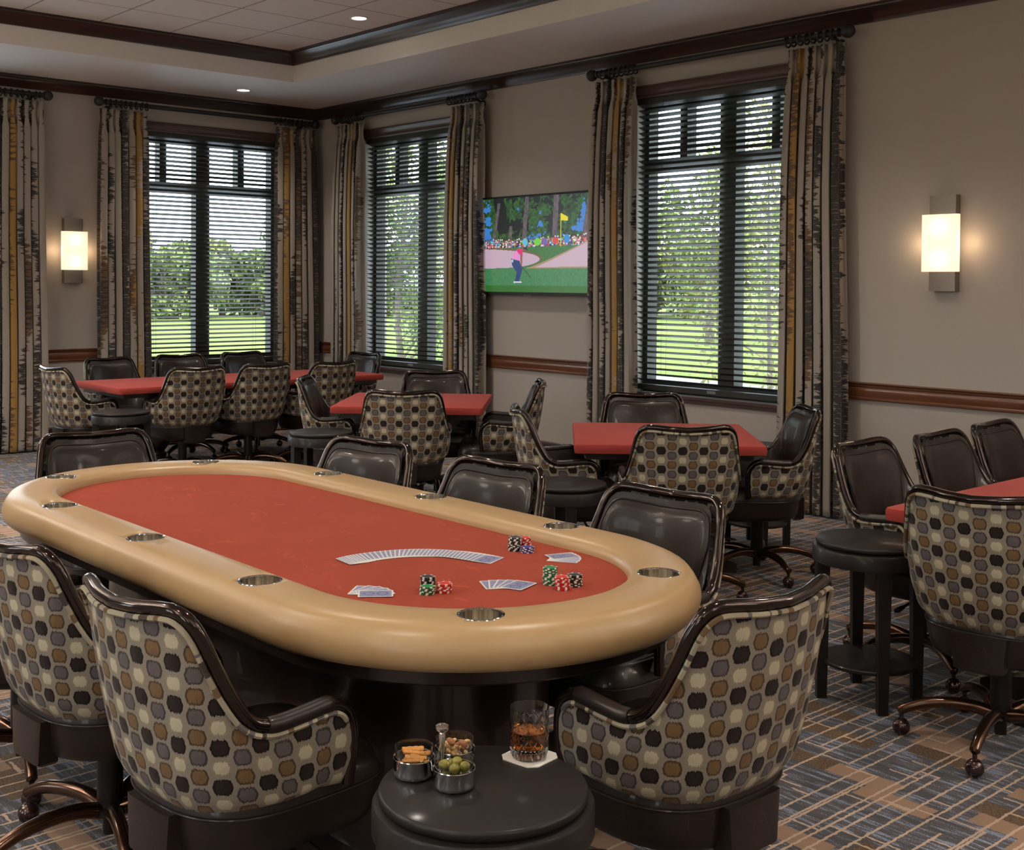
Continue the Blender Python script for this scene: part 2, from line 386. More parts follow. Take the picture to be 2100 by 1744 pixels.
wall_with_openings('wall_right', 'y', 0, -RY, 0, WR, 1)
wall_with_openings('wall_west', 'y', -RX, -RY, 0, WW, -1)
struct('wall_near', G().box(-RX - TH, TH, -RY - TH, -RY, 0, ZC + .15), 'wall')
g = G(); g.box(-RX, 0, TY1, 0, ZS, ZC + .15); g.box(-RX, 0, -RY, TY0, ZS, ZC + .15); g.box(-RX, TX0, TY0, TY1, ZS, ZC + .15); g.box(TX1, 0, TY0, TY1, ZS, ZC + .15)
struct('ceiling_soffit', g, 'soffit')
struct('ceiling', G().box(TX0, TX1, TY0, TY1, ZC, ZC + .14), 'tile')
def loop_mould(name, prof, x0, x1, y0, y1, mat):
    g = G(); rings = [[(x0 + d, y0 + d, z), (x1 - d, y0 + d, z), (x1 - d, y1 - d, z), (x0 + d, y1 - d, z)] for d, z in prof]
    g.loft(rings, False, False); return struct(name, g, mat, True)
cr = [(0, 0), (.018, 0), (.022, .012), (.030, .022), (.040, .042), (.060, .066), (.085, .080), (.092, .084), (.094, .092), (.112, .094), (.112, .105)]
loop_mould('trim_1', [(d, 3.285 + z) for d, z in cr], -RX, 0, -RY, 0, 'crown_wood')
loop_mould('trim_2', [(d, 3.54 + z * 1.06) for d, z in cr], TX0, TX1, TY0, TY1, 'crown_wood')
loop_mould('baseboard_room', [(0, .005), (.018, .005), (.018, .15), (.012, .17), (.010, .19), (0, .2)], -RX, 0, -RY, 0, 'crown_wood')
rp = [(0, .793), (.018, .793), (.024, .80), (.024, .808), (.016, .816), (.020, .83), (.026, .85), (.024, .872), (.018, .88), (.028, .886), (.03, .893), (.022, .899), (.036, .903), (.036, .911), (0, .912)]
g = G()
for a, b in ((-.40, -.03), (-3.24, -2.17), (-RX, -5.0)): g.loft([[(a, -d, z) for d, z in rp], [(b, -d, z) for d, z in rp]], closed=True)
struct('trim_3', g, 'rail_wood', True)
g = G()
for a, b in ((-.84, -.03), (-4.57, -2.60), (-RY, -6.33)): g.loft([[(-d, a, z) for d, z in rp], [(-d, b, z) for d, z in rp]], closed=True)
struct('trim_4', g, 'rail_wood', True)

# windows: local x along the wall, local y outward, origin at floor on the inner wall face
def window(idx, loc, rz, blinds, label=None):
    w = bpy.data.objects.new('window_%d' % idx, None); COL.objects.link(w); w.location = loc; w.rotation_euler = (0, 0, rz); w['kind'] = 'structure'
    g = G(); y0, y1 = .12, .23
    g.box(-HW, HW, y0, y1, OZ0, .79); g.box(-HW, HW, y0, y1, 2.93, OZ1); g.box(-HW, -.785, y0, y1, .79, 2.93); g.box(.785, HW, y0, y1, .79, 2.93)
    g.box(-.075, .075, y0, y1, .79, 2.93); g.box(-.785, -.075, y0, y1, 2.44, 2.52); g.box(.075, .785, y0, y1, 2.44, 2.52)
    for sx in (-1, 1): g.box(sx * .43 - .036, sx * .43 + .036, y0, y1, 2.52, 2.93)
    obj('window_frame', g, 'window_frame', w, False)
    for sx in (-1, 1):
        obj('pane', G().box(sx * .43 - .356, sx * .43 + .356, .172, .176, .79, 2.44), 'pane', w, False)
        for s2 in (-1, 1):
            c = sx * .43 + s2 * .196
            obj('pane', G().box(c - .159, c + .159, .172, .176, 2.52, 2.93), 'pane', w, False)
    tp = [(0, 3.005), (-.016, 3.005), (-.02, 3.02), (-.014, 3.03), (-.018, 3.06), (-.026, 3.07), (-.030, 3.085), (-.038, 3.092), (-.038, 3.102), (0, 3.104)]
    obj('head_trim', G().loft([[(-HW - .05, y, z) for y, z in tp], [(HW + .05, y, z) for y, z in tp]]), 'trim_wood', w)
    tp = [(0, .70), (-.035, .70), (-.035, .682), (-.016, .678), (-.016, .65), (0, .648)]
    obj('sill', G().loft([[(-HW - .04, y, z) for y, z in tp], [(HW + .04, y, z) for y, z in tp]]), 'trim_wood', w)
    if not blinds: return w
    b = thing('window_blind', blinds, 'blind', loc, rz, 'open horizontal slat blinds')
    g = G(); nz = 50; th = math.radians(19)
    for i in range(nz):
        z = .80 + i * (2.955 - .80) / (nz - 1); yc = .045; c, s_ = math.cos(th) * .0262, math.sin(th) * .0262; t = .0019
        g.add([(-.81, yc - c, z + s_ - t), (.81, yc - c, z + s_ - t), (.81, yc + c, z - s_ - t), (-.81, yc + c, z - s_ - t),
               (-.81, yc - c, z + s_ + t), (.81, yc - c, z + s_ + t), (.81, yc + c, z - s_ + t), (-.81, yc + c, z - s_ + t)],
              [(0, 3, 2, 1), (4, 5, 6, 7), (0, 1, 5, 4), (1, 2, 6, 5), (2, 3, 7, 6), (3, 0, 4, 7)])
    obj('slats', g, 'blind', b, False)
    obj('head_rail', G().box(-.82, .82, .012, .078, 2.965, 3.008), 'blind', b, False)
    obj('bottom_rail', G().box(-.81, .81, .015, .075, .725, .765), 'blind', b, False)
    for x in (-.55, .0, .55): 
        g = G()
        for yy in (.016, .074): g.tube([(x, yy, .76), (x, yy, 2.97)], .0011, 4)
        obj('ladder_cord', g, 'cord', b)
    obj('maker_tag', G().box(-.09, -.01, .0125, .0148, .735, .756), 'tag', b, False)
    return w
window(1, (WL[0], 0, 0), 0, 'dark slat blind on the left wall, between two drapes near the corner, lawn behind')
window(2, (0, WR[0], 0), -PI / 2, 'dark slat blind left of the television, dense foliage behind it')
window(3, (0, WR[1], 0), -PI / 2, 'dark slat blind on the large window right of the television')
window(4, (WL[1], 0, 0), 0, None)
for i, yy in enumerate(WW): window(5 + i, (-RX, yy, 0), PI / 2, None)  # unseen west windows, inferred from blue glints on leather, added to brighten the room

# curtain rods with finials and rings, drapes
def rod(loc, rz, label, ranges):
    r = thing('curtain_rod', label, 'curtain rod', loc, rz, 'dark curtain rods with ball finials')
    obj('pole', G().tube([(-1.12, 0, 0), (1.12, 0, 0)], .021, 14), 'rod_iron', r)
    for s_ in (-1, 1):
        g = G(); i0 = 0
        g.lathe([(.021, 0), (.030, .004), (.030, .012), (.018, .018), (.022, .03), (.016, .036)] + [(.047 * math.sin(PI * k / 12 + .0), .078 - .047 * math.cos(PI * k / 12)) for k in range(2, 12)] + [(.004, .125)], n=20, cap1=True)
        g.xf(Matrix.Translation((s_ * 1.10, 0, 0)) @ Matrix.Rotation(s_ * PI / 2, 4, 'Y'))
        obj('finial', g, 'rod_iron', r)
    for x in (-1.05, 1.05):
        g = G(); g.tube([(x, 0, -.0), (x, .06, -.03), (x, .12, -.05)], .012, 8); g.lathe([(.03, 0), (.03, .012)], n=16, cap0=True, cap1=True); 
        g.xf(Matrix.Identity(4)); 
        for i in range(len(g.v) - 32, len(g.v)):
            a, b_, c_ = g.v[i]; g.v[i] = (x + a, .128 - c_, -.05 + b_)
        obj('bracket', g, 'rod_iron', r)
    for a, b in ranges:
        n = 8
        for k in range(n):
            x = a + (b - a) * (k + .5) / n + random.uniform(-.006, .006); tz = random.uniform(-.15, .15)
            pts = [(x + .034 * math.sin(t) * math.sin(tz), .034 * math.cos(t), -.008 + .034 * math.sin(t)) for t in [2 * PI * j / 16 for j in range(16)]]
            obj('ring', G().tube(pts, .0065, 6, closed=True), 'rod_iron', r)
    return r
rod((WL[0] - .007, -.135, 3.225), 0, 'dark rod with ball ends across the left wall window near the corner', [(-1.09, -.68), (.68, 1.09)])
rod((-.135, -1.727, 3.228), -PI / 2, 'dark rod with ball ends above the window left of the television', [(-1.09, -.68), (.68, 1.09)])
rod((-.135, -5.45, 3.226), -PI / 2, 'dark rod with ball ends above the window right of the television', [(-1.09, -.68), (.68, 1.09)])
rod((WL[1], -.135, 3.222), 0, 'dark rod end with ball finial at the left edge of the picture', [(.68, 1.09)])

def drape(loc, rz, w0, w1, seed, label, u0):
    # local x along wall (0..w), local y toward the room is negative, hangs from z=3.175
    rnd = random.Random(seed); n = 7; ph = [rnd.uniform(-.5, .5) for _ in range(n + 1)]; H = 3.165; W = 1.25
    amp = [rnd.uniform(.75, 1.2) for _ in range(n + 1)]
    def f(u, v):
        z = .015 + (H - .015) * v; q = H - z
        w = w1 + (w0 - w1) * min(1, (z / H) ** .8)
        k = u * n; i = min(int(k), n - 1); t = k - i
        a = (amp[i] * (1 - t) + amp[i + 1] * t)
        pinch = 1 - .72 * math.exp(-((q - .115) / .055) ** 2)
        spread = .55 + .45 * min(1, q / .5)
        if q < .09: spread *= .75
        A = .045 * a * pinch * spread
        sag = .25 * math.sin(z * 1.3 + ph[i] * 5 * (1 - t) + ph[i + 1] * 5 * t) * (1 - v)
        y = A * math.cos(2 * PI * k + sag) + .008 * math.cos(4 * PI * k + 1 + ph[i]) * pinch
        x = (u * w + (w0 - w) / 2 if False else (u - .5) * w + w0 / 2) + .020 * math.sin(2 * PI * k * 2 + sag) * pinch * (1 if q > .2 else .5) + .008 * math.sin(2.1 * z + ph[i])
        return (x, y - .02 * min(1, q), z)
    g = G().grid(n * 24, 64, f, lambda u, v: (u0 + u * W, v * 3.15))
    o = obj('drape', g, 'drape'); o.location = loc; o.rotation_euler = (0, 0, rz)
    md = o.modifiers.new('thick', 'SOLIDIFY'); md.thickness = .003
    tag(o, label, 'curtain', 'patterned floor-length drapes'); return o
drape((-3.42, -.13, 0), 0, .44, .50, 1, 'drape at the left edge of the picture, left of the small sconce', .12)
drape((-2.46, -.13, 0), 0, .47, .52, 2, 'drape between the small sconce and the left wall window', .83)
drape((-.575, -.13, 0), 0, .47, .55, 3, 'drape right of the left wall window, beside the room corner', 1.45)
drape((-.13, -.555, 0), -PI / 2, .47, .56, 4, 'slim drape right of the room corner, left of the second window', 2.1)
drape((-.13, -2.44, 0), -PI / 2, .46, .54, 5, 'drape just left of the television', 2.66)
drape((-.13, -4.29, 0), -PI / 2, .44, .50, 6, 'drape just right of the television', 3.31)
drape((-.13, -6.15, 0), -PI / 2, .44, .56, 7, 'drape with broad gold bands between the large window and the large sconce', .27)

# sconces
def sconce(loc, rz, label):
    s_ = thing('wall_sconce', label, 'wall lamp', loc, rz, 'rectangular wall sconces')
    obj('back_plate', G().loft([rrect(.0875, .03, .003, -.30, 3, 0, -.031), rrect(.0875, .03, .003, .30, 3, 0, -.031)]), 'nickel', s_)
    g = G(); prof = []
    for k in range(-12, 13):
        x = k / 12 * .118; prof.append((x, -.098 - .012 * (1 - (k / 12) ** 2)))
    a = [(-.118, -.062)] + prof + [(.118, -.062)]
    ring = lambda z: [(x, y, z) for x, y in a]
    g.loft([ring(-.178), ring(.178)], True, True)
    obj('lamp_shade', g, 'shade', s_)
    return s_
s1 = sconce((0, -7.27, 1.82), -PI / 2, 'lit wall sconce with frosted shade at the far right of the picture')
s2 = sconce((-2.68, 0, 1.825), 0, 'lit wall sconce on the left wall, between the two leftmost drapes')
def point(loc, e, color, r, parent=None, name='bulb'):
    l = bpy.data.lights.new(name, 'POINT'); l.energy = e; l.color = color; l.shadow_soft_size = r
    o = bpy.data.objects.new(name, l); COL.objects.link(o); o.location = loc
    if parent: o.parent = parent
    return o
for sx in (-1, 1):
    for q in (s1, s2): point((sx * .150, -.075, -.0), 1.3, (1, .68, .40), .11, q)

# recessed downlights
def downlight(x, y, z, label, e=62):
    d = thing('downlight', label, 'ceiling light', (x, y, z), 0, 'recessed ceiling downlights')
    obj('trim_ring', G().lathe([(.055, .0), (.060, -.006), (.075, -.006), (.078, -.0005)], n=32), 'white_ring', d)
    obj('lens', G().lathe([(.0005, -.002), (.056, -.002)], n=32), 'lamp_lens', d)
    l = bpy.data.lights.new('spot_beam', 'SPOT'); l.energy = e; l.spot_size = math.radians(125); l.spot_blend = .9; l.shadow_soft_size = .05; l.color = (1, .89, .77)
    o = bpy.data.objects.new('spot_beam', l); COL.objects.link(o); o.parent = d; o.location = (0, 0, -.03)
downlight(-1.30, -.73, ZS, 'recessed downlight in the lower ceiling border near the corner', 60)
downlight(-1.60, -3.12, ZC, 'recessed downlight in the tiled ceiling near the dark moulding', 75)
for (x, y) in ((-3.9, -3.12), (-6.3, -3.12), (-8.7, -3.12), (-1.9, -6.2), (-4.3, -6.2), (-6.7, -6.2), (-9.1, -6.2), (-1.9, -9.3), (-4.6, -9.3), (-7.2, -9.3), (-9.4, -9.3), (-3.6, -12.4), (-6.4, -12.4), (-9.0, -12.4)):  # extra ceiling spots out of view, added to brighten the room
    downlight(x, y, ZC, 'extra downlight added for brightness in the tiled ceiling, outside the picture', 175 if y > -5 else (85 if x > -8 else 110))

def add_fill_light(x, y, mat, up):  # unseen glowing cylinders with up-lights, added to fill the room with soft light
    t = thing('fill_light', 'added fill light outside the picture', 'ceiling light', (x, y, 2.55), 0, 'added fill lights')
    obj('fill_drum', G().lathe([(.0005, -.14), (.34, -.14), (.34, .14), (.0005, .14)], n=40), mat, t, angle=30)
    l = bpy.data.lights.new('fill_up', 'SPOT'); l.energy = up; l.spot_size = math.radians(150); l.spot_blend = .6; l.shadow_soft_size = .12; l.color = (1, .92, .84)
    o = bpy.data.objects.new('fill_up', l); COL.objects.link(o); o.parent = t; o.location = (0, 0, .2); o.rotation_euler = (PI, 0, 0)
    obj('stem', G().tube([(0, 0, .13), (0, 0, ZC - 2.55)], .012, 8), 'nickel', t)
simple('fill_glow', (1, .9, .8, 1), .6, emit=(1, .88, .77, 1), emits=12)
simple('fill_glow_dim', (1, .9, .8, 1), .6, emit=(1, .88, .77, 1), emits=6)
for x, y, mt_, up_ in ((-9.3, -12.8, 'fill_glow_dim', 130), (-6.2, -13.7, 'fill_glow_dim', 130), (-9.8, -9.6, 'fill_glow_dim', 250), (-8.4, -5.8, 'fill_glow', 420), (-7.0, -2.6, 'fill_glow', 420), (-3.0, -13.6, 'fill_glow_dim', 200), (-1.4, -12.0, 'fill_glow', 320)): add_fill_light(x, y, mt_, up_)
# television
tv = thing('television', 'flat wall television showing a golfer on a green', 'television', (0, -3.527, 1.882), -PI / 2)
W2, H2 = .762, .43
g = G(); g.box(-W2, W2, -.095, -.055, -H2, H2); obj('casing', g, 'black_metal', tv, False)
g = G(); b_ = .017
g.box(-W2 - .001, W2 + .001, -.099, -.09, H2 - b_, H2 + .001); g.box(-W2 - .001, W2 + .001, -.099, -.09, -H2 - .001, -H2 + .024)
g.box(-W2 - .001, -W2 + b_, -.099, -.09, -H2, H2); g.box(W2 - b_, W2 + .001, -.099, -.09, -H2, H2); obj('bezel', g, 'black_metal', tv, False)
obj('wall_mount', G().box(-.3, .3, -.056, .0, -.2, .2), 'black_metal', tv, False)
obj('sensor_bar', G().box(-.09, .0, -.101, -.095, -H2 - .008, -H2), 'chrome', tv, False)
NX, NY = 360, 204
xx, yy = np.meshgrid((np.arange(NX) + .5) / NX, (np.arange(NY) + .5) / NY)   # yy runs down from the top
rng = np.random.RandomState(3)
def vn(sx, sy, seed, ox=0):
    r = np.random.RandomState(seed); gx = r.rand(int(sy) + 3, int(sx) + 3); X_ = xx * sx; Y_ = yy * sy
    i = X_.astype(int); j = Y_.astype(int); fx_ = X_ - i; fy_ = Y_ - j; fx_ = fx_ * fx_ * (3 - 2 * fx_); fy_ = fy_ * fy_ * (3 - 2 * fy_)
    return (gx[j, i] * (1 - fx_) + gx[j, i + 1] * fx_) * (1 - fy_) + (gx[j + 1, i] * (1 - fx_) + gx[j + 1, i + 1] * fx_) * fy_
n1 = .5 * vn(9, 6, 1) + .3 * vn(26, 17, 2) + .2 * vn(80, 50, 4)
def C3(r, g_, b): return np.array([lin(r / 255), lin(g_ / 255), lin(b / 255)])
img = np.zeros((NY, NX, 3))
img[:] = C3(24, 44, 28); k = vn(60, 40, 6)[..., None]
img = img * (1 - k) + C3(52, 104, 46) * k
img[n1 < .38] = C3(10, 20, 22); sky = (n1 > .64); img[sky] = C3(64, 132, 214)
for (x0, x1, y0, wd) in ((.22, .17, .05, .012), (.335, .315, .3, .013), (.46, .435, .0, .016), (.705, .69, .0, .021), (.985, .935, .0, .03)):
    xc = x0 + (x1 - x0) * (yy / .46); msk = (np.abs(xx - xc) < wd) & (yy > y0) & (yy < .47); sh = vn(90, 40, 12)
    img[msk] = C3(104, 90, 98) * (0.6 + .6 * sh[msk][:, None])
top = .455 - .05 * (xx > .55) * ((xx - .55) / .45); gr = .535 - 0.02 * xx
def disc(cx, cy, r, col, ry=None):
    ry = ry or r * 16 / 9; msk = ((xx - cx) / r) ** 2 + ((yy - cy) / ry) ** 2 < 1; img[msk] = col
shirts = [C3(*c) for c in ((230, 120, 130), (60, 170, 210), (240, 235, 235), (40, 60, 140), (110, 200, 60), (225, 60, 60), (130, 90, 170), (240, 180, 190), (30, 30, 40), (90, 190, 230), (210, 150, 170))]
for rowi in range(4):
    for q in range(46):
        cx = (q + rng.rand() * .8) / 46; t0 = .445 - .035 * max(0, (cx - .5) * 2); cy = t0 + rowi * .026 + rng.rand() * .012
        disc(cx, cy + .03, .013, shirts[rng.randint(len(shirts))], .026); disc(cx, cy, .0065, C3(150, 100, 84)); disc(cx, cy - .009, .0058, C3(236, 232, 232) if rng.rand() < .45 else C3(30, 34, 52), .007)
disc(.55, .475, .028, C3(120, 214, 60), .04); disc(.445, .475, .022, C3(96, 200, 222), .04); disc(.79, .45, .024, C3(40, 140, 220), .045); disc(.7, .47, .024, C3(220, 70, 74), .035); disc(.61, .475, .022, C3(120, 96, 168), .04)
grass = C3(60, 118, 62) * (.85 + .3 * vn(120, 100, 21))[..., None]
m_ = yy > gr; img[m_] = grass[m_]
lb = ((xx + .05) / .62) ** 2 + ((yy - .655) / .118) ** 2 < 1
lb2 = ((xx + .05) / .64) ** 2 + ((yy - .645) / .13) ** 2 < 1
img[lb2 & m_] = C3(110, 96, 62); img[lb & (yy < .775 - .06 * xx)] = C3(206, 176, 196)
low = yy > (.755 - .04 * xx); img[low & m_] = (C3(66, 132, 84) * (.85 + .3 * vn(140, 60, 22))[..., None])[low & m_]
rbk = (xx > .47) & (yy < .745 - .01 * xx) & (yy > .725 - .31 * np.clip((xx - .47) / .53, 0, 1) ** 1.15 + .04); img[(xx > .46) & (yy < .75) & (yy > .705 - .30 * np.clip((xx - .46) / .54, 0, 1) ** 1.15 + .04)] = C3(176, 142, 112); img[rbk] = C3(208, 178, 194)
dk = yy > .93; img[dk] = C3(50, 112, 42)
img[(np.abs(xx - .742) < .0022) & (yy > .19) & (yy < .53)] = C3(232, 214, 40)
img[(xx > .742) & (xx < .742 + .055) & (yy > .19 + (xx - .742) * .75) & (yy < .265 + (xx - .742) * .1)] = C3(244, 224, 20)
def poly(pts, col):
    ins = np.zeros_like(xx, bool); n = len(pts)
    for i in range(n):
        (x0, y0), (x1, y1) = pts[i], pts[(i + 1) % n]
        c = ((y0 > yy) != (y1 > yy)) & (xx < (x1 - x0) * (yy - y0) / (y1 - y0 + 1e-9) + x0); ins ^= c
    img[ins] = col
poly([(.325, .645), (.395, .66), (.425, .76), (.41, .82), (.395, .885), (.36, .885), (.375, .79), (.335, .72)], C3(26, 60, 120))
poly([(.34, .60), (.37, .555), (.42, .55), (.425, .60), (.40, .67), (.335, .65)], C3(236, 150, 210)); poly([(.37, .555), (.40, .535), (.425, .55), (.425, .605), (.395, .60)], C3(230, 40, 120))
poly([(.405, .60), (.425, .60), (.42, .72), (.408, .72)], C3(150, 96, 74)); disc(.437, .545, .013, C3(140, 92, 72)); poly([(.425, .53), (.455, .525), (.47, .56), (.44, .55)], C3(24, 36, 80))
poly([(.345, .885), (.415, .885), (.42, .9), (.35, .905)], C3(220, 220, 240)); poly([(.418, .72), (.5, .85), (.497, .855), (.414, .725)], C3(40, 50, 40)); disc(.337, .67, .009, C3(190, 200, 220))
vs = [(-W2 + b_ + (2 * W2 - 2 * b_) * i / NX, -.0975, H2 - b_ - (2 * H2 - b_ - .024) * j / NY) for j in range(NY + 1) for i in range(NX + 1)]
fs = [(j * (NX + 1) + i, (j + 1) * (NX + 1) + i, (j + 1) * (NX + 1) + i + 1, j * (NX + 1) + i + 1) for j in range(NY) for i in range(NX)]
me = bpy.data.meshes.new('screen'); me.from_pydata(vs, [], fs)
ca = me.color_attributes.new('picture', 'FLOAT_COLOR', 'CORNER'); cols = np.ones((NY * NX, 4, 4), 'f'); cols[:, :, :3] = img.reshape(-1, 1, 3); ca.data.foreach_set('color', cols.ravel())
m = Mat('tv_picture'); a_ = m.node('ShaderNodeAttribute', attribute_name='picture'); m.l.new(a_.outputs['Color'], m.b.inputs['Emission Color']); m.set(base=(.01, .01, .01, 1), rough=.25, emits=.66)
me.materials.append(m.m); obj('screen', me, None, tv)

# ------------------------------------------------------------------ game chair
# local frame: sitter faces +y, origin on the floor under the pedestal
HALF = [(.262, .106, .450), (.267, .112, .54), (.269, .106, .595), (.269, .084, .628), (.269, .045, .640), (.269, -.03, .634), (.268, -.10, .632), (.263, -.147, .652),
        (.253, -.184, .706), (.240, -.214, .772), (.228, -.238, .832), (.214, -.256, .866), (.188, -.270, .884), (.15, -.281, .886), (.08, -.299, .880), (0, -.307, .876)]
hs = catmull(HALF, 6); NF = len(hs)
full = hs + [Vector((-p.x, p.y, p.z)) for p in hs[-2::-1]]
# path parameter for the shell starts where the arm tube turns level
IS = 14
top = full[IS:len(full) - IS]; NT = len(top)
def bottom_pt(i):
    k = abs(2 * i / (NT - 1) - 1)  # 1 at the arm front, 0 at the middle of the back
    # plan curve of the shell bottom
    pts = [(0, -.235, .418), (.09, -.230, .418), (.165, -.205, .420), (.215, -.150, .425), (.243, -.06, .432), (.250, .03, .440), (.252, .145, .452)]
    return k, pts
BOT = catmull([(0.0, -.226, .430), (.09, -.221, .430), (.158, -.196, .431), (.209, -.142, .433), (.241, -.055, .437), (.252, .015, .442), (.254, .103, .452)], 10)
def along(P, t):
    x = t * (len(P) - 1); i = min(int(x), len(P) - 2); return P[i].lerp(P[i + 1], x - i)
# map from top path (by arc length) to the bottom path
arc = [0]
for i in range(1, NT): arc.append(arc[-1] + math.hypot(top[i].x - top[i - 1].x, top[i].y - top[i - 1].y) + .35 * abs(top[i].z - top[i - 1].z))
def shell(off, vtop, bulge, zb=0.0, binset=0.0, curl=0.0):
    rows = 22; V = []
    for i in range(NT):
        k = arc[i] / arc[-1] * 2 - 1; b = along(BOT, abs(k)); b = Vector((b.x * (-1 if k > 0 else 1), b.y, b.z + zb))
        t = top[i]
        a = top[max(i - 1, 0)]; c = top[min(i + 1, NT - 1)]; d = Vector((c.x - a.x, c.y - a.y, 0))
        nb = Vector((b.x, b.y + .02 if b.y < 0 else b.y * .0, 0));
        nrm = Vector((b.x, min(b.y, 0) , 0)); nrm = nrm.normalized() if nrm.length > 1e-6 else Vector((0, -1, 0))
        colv = []
        for j in range(rows + 1):
            v = j / rows; p = b.lerp(t, v * vtop); w = math.sin(PI * v) ** .8
            colv.append(p + nrm * (off * 1.0 + bulge * w) - nrm * (binset * (1 - v)) - nrm * (curl * max(0, 1 - v / .17) ** 2 * (1 if abs(k) < .9 else 1 - (abs(k) - .9) * 10)))
        V.append(colv)
    return V, rows
UC = [0]
for i in range(1, NT): UC.append(UC[-1] + .5 * (math.hypot(top[i].x - top[i - 1].x, top[i].y - top[i - 1].y)) + .5 * (along(BOT, abs(arc[i] / arc[-1] * 2 - 1)) - along(BOT, abs(arc[i - 1] / arc[-1] * 2 - 1))).to_2d().length)
def shell_geo(V, rows, flip, uv=True):
    g = G(); vs = []; uvs = []
    for i in range(NT):
        for j in range(rows + 1):
            vs.append(V[i][j]); uvs.append((UC[i] - UC[-1] / 2, (V[i][j].z - .40) * 1.02))
    fs = []
    for i in range(NT - 1):
        for j in range(rows):
            a = i * (rows + 1) + j; q = (a, a + rows + 1, a + rows + 2, a + 1); fs.append(q if not flip else q[::-1])
    g.add(vs, fs, 0, uvs if uv else None); return g

def make_chair():
    t = thing('game_chair', 'chair', 'chair', (0, 0, 0), 0, 'upholstered swivel game chairs')
    V, r = shell(.006, .985, .012, 0, 0, .030)
    g = shell_geo(V, r, True)
    # front edges of the arm panels, turned inward
    for s_ in (0, NT - 1):
        a = V[s_]; vs = []; 
        for p in a: vs += [p, p + Vector((-.030 if p.x > 0 else .030, 0.004, 0))]
        fs = [(2 * j, 2 * j + 1, 2 * j + 3, 2 * j + 2) for j in range(r)]
        g.add(vs, fs, 0, [(UC[s_] - UC[-1] / 2, (p[2] - .40)) for p in vs])
    obj('outer_shell', g, 'fabric', t, angle=60)
    V2, r = shell(-.026, .965, -.004, .045, .012)
    obj('inner_lining', shell_geo(V2, r, False, False), 'leather', t, angle=60)
    # padded leather back cushion with piping, inside the upper part of the back
    def cush(i, v): 
        k = i / 24; ii = int(round((.5 + (k - .5) * .46) * (NT - 1))); c = V2[ii]
        p = c[3].lerp(c[-1], v * .90) if False else None
        x = 5 + v * (r - 5) * .93; j = int(x); f = x - j; p = c[j].lerp(c[min(j + 1, r)], f)
        e = (1 - abs(2 * k - 1) ** 6) * (1 - abs(2 * v - 1) ** 6)
        nx = Vector((p.x, min(p.y, 0), 0)).normalized(); return p - nx * (.002 + .018 * e ** .5)
    g = G().grid(24, 20, lambda u, v: cush(round(u * 24), v), flip=True); obj('back_cushion', g, 'leather', t, angle=80)
    edge = [cush(i, 1) for i in range(25)]; edge = [cush(0, j / 12) for j in range(12)] + edge + [cush(24, 1 - j / 12) for j in range(1, 13)]
    obj('piping', G().tube(edge, .0045, 6), 'leather', t)
    # fabric welt under the tube on the outside
    wl = []
    for i in range(0, NT, 1):
        p = top[i]; nx = Vector((p.x, min(p.y, 0), 0)); nx = nx.normalized() if nx.length > 0 else Vector((0, -1, 0))
        a = top[max(i - 1, 0)]; c = top[min(i + 1, NT - 1)]; tg = (c - a).normalized(); dn = tg.cross(nx); dn = dn if dn.z < 0 else -dn; dn.normalize()
        wl.append(p + nx * .013 + dn * .0175)
    e0 = [Vector((.262, .105, z)) for z in (.46, .50, .54, .58)]; e1 = [Vector((-p.x, p.y, p.z)) for p in e0[::-1]]
    obj('welt', G().tube(e0 + wl + e1, .0062, 6, uvlen=True), 'welt', t)
    obj('tube_frame', G().tube(full, .0148, 12), 'frame_metal', t)
    for s_ in (1, -1):
        ap = [Vector((p.x * s_, p.y, p.z)) for p in hs if p.z < .66 and -.112 < p.y < .056 and p.z > .62]
        n_ = len(ap); obj('arm_pad', G().tube(ap, [.0195 if 0 < i < n_ - 1 else .017 for i in range(n_)], 14), 'leather', t)
    # seat
    def se(hx, hy, z, cy, n=60):
        o = []
        for k in range(n):
            a = 2 * PI * k / n; c, s_ = math.cos(a), math.sin(a); e = 5.0 if s_ >= 0 else 2.7
            o.append((hx * math.copysign(abs(c) ** (2 / e), c), cy + hy * math.copysign(abs(s_) ** (2 / e), s_), z))
        return o
    cy = .030
    g = G().loft([se(.196, .205, .318, cy), se(.215, .222, .326, cy), se(.227, .233, .348, cy), se(.233, .238, .385, cy), se(.237, .241, .418, cy)], True, False)
    obj('seat_base', g, 'leather', t, angle=70)
    g = G().loft([se(.237, .241, .418, cy), se(.240, .244, .423, cy), se(.239, .243, .432, cy), se(.233, .236, .452, cy), se(.222, .228, .476, cy), se(.20, .215, .490, cy), se(.12, .14, .498, cy), se(.02, .02, .5, cy)], False, True)
    obj('seat', g, 'leather', t, angle=70)
    pip = se(.2405, .2445, .4245, cy); obj('seat_piping', G().tube(pip, .0034, 8, closed=True), 'leather', t)
    g = G().loft([[(x, y, z) for x, y in ((-w, -.18), (w, -.18), (w, -.18 - d), (w * .8, -.185 - d), (-w * .8, -.185 - d), (-w, -.18 - d))] for z, w, d in ((.300, .062, .035), (.312, .078, .052), (.425, .088, .050))])
    obj('back_bracket', g, 'leather', t)
    obj('column', G().lathe([(.0005, .324), (.042, .324), (.042, .31), (.034, .305), (.034, .125), (.046, .118), (.046, .10), (.02, .095), (.02, .045), (.0005, .045)], n=24), 'black_metal', t)
    g = G().tube([(.0, .05, .315), (.12, .06, .31), (.23, .06, .302)], .006, 8); g.tube([(.225, .06, .302), (.245, .06, .300), (.285, .06, .294), (.30, .06, .292)], [.006, .013, .014, .005], 10, sq=(.5, 1))
    obj('height_lever', g, 'black_metal', t)
    return t
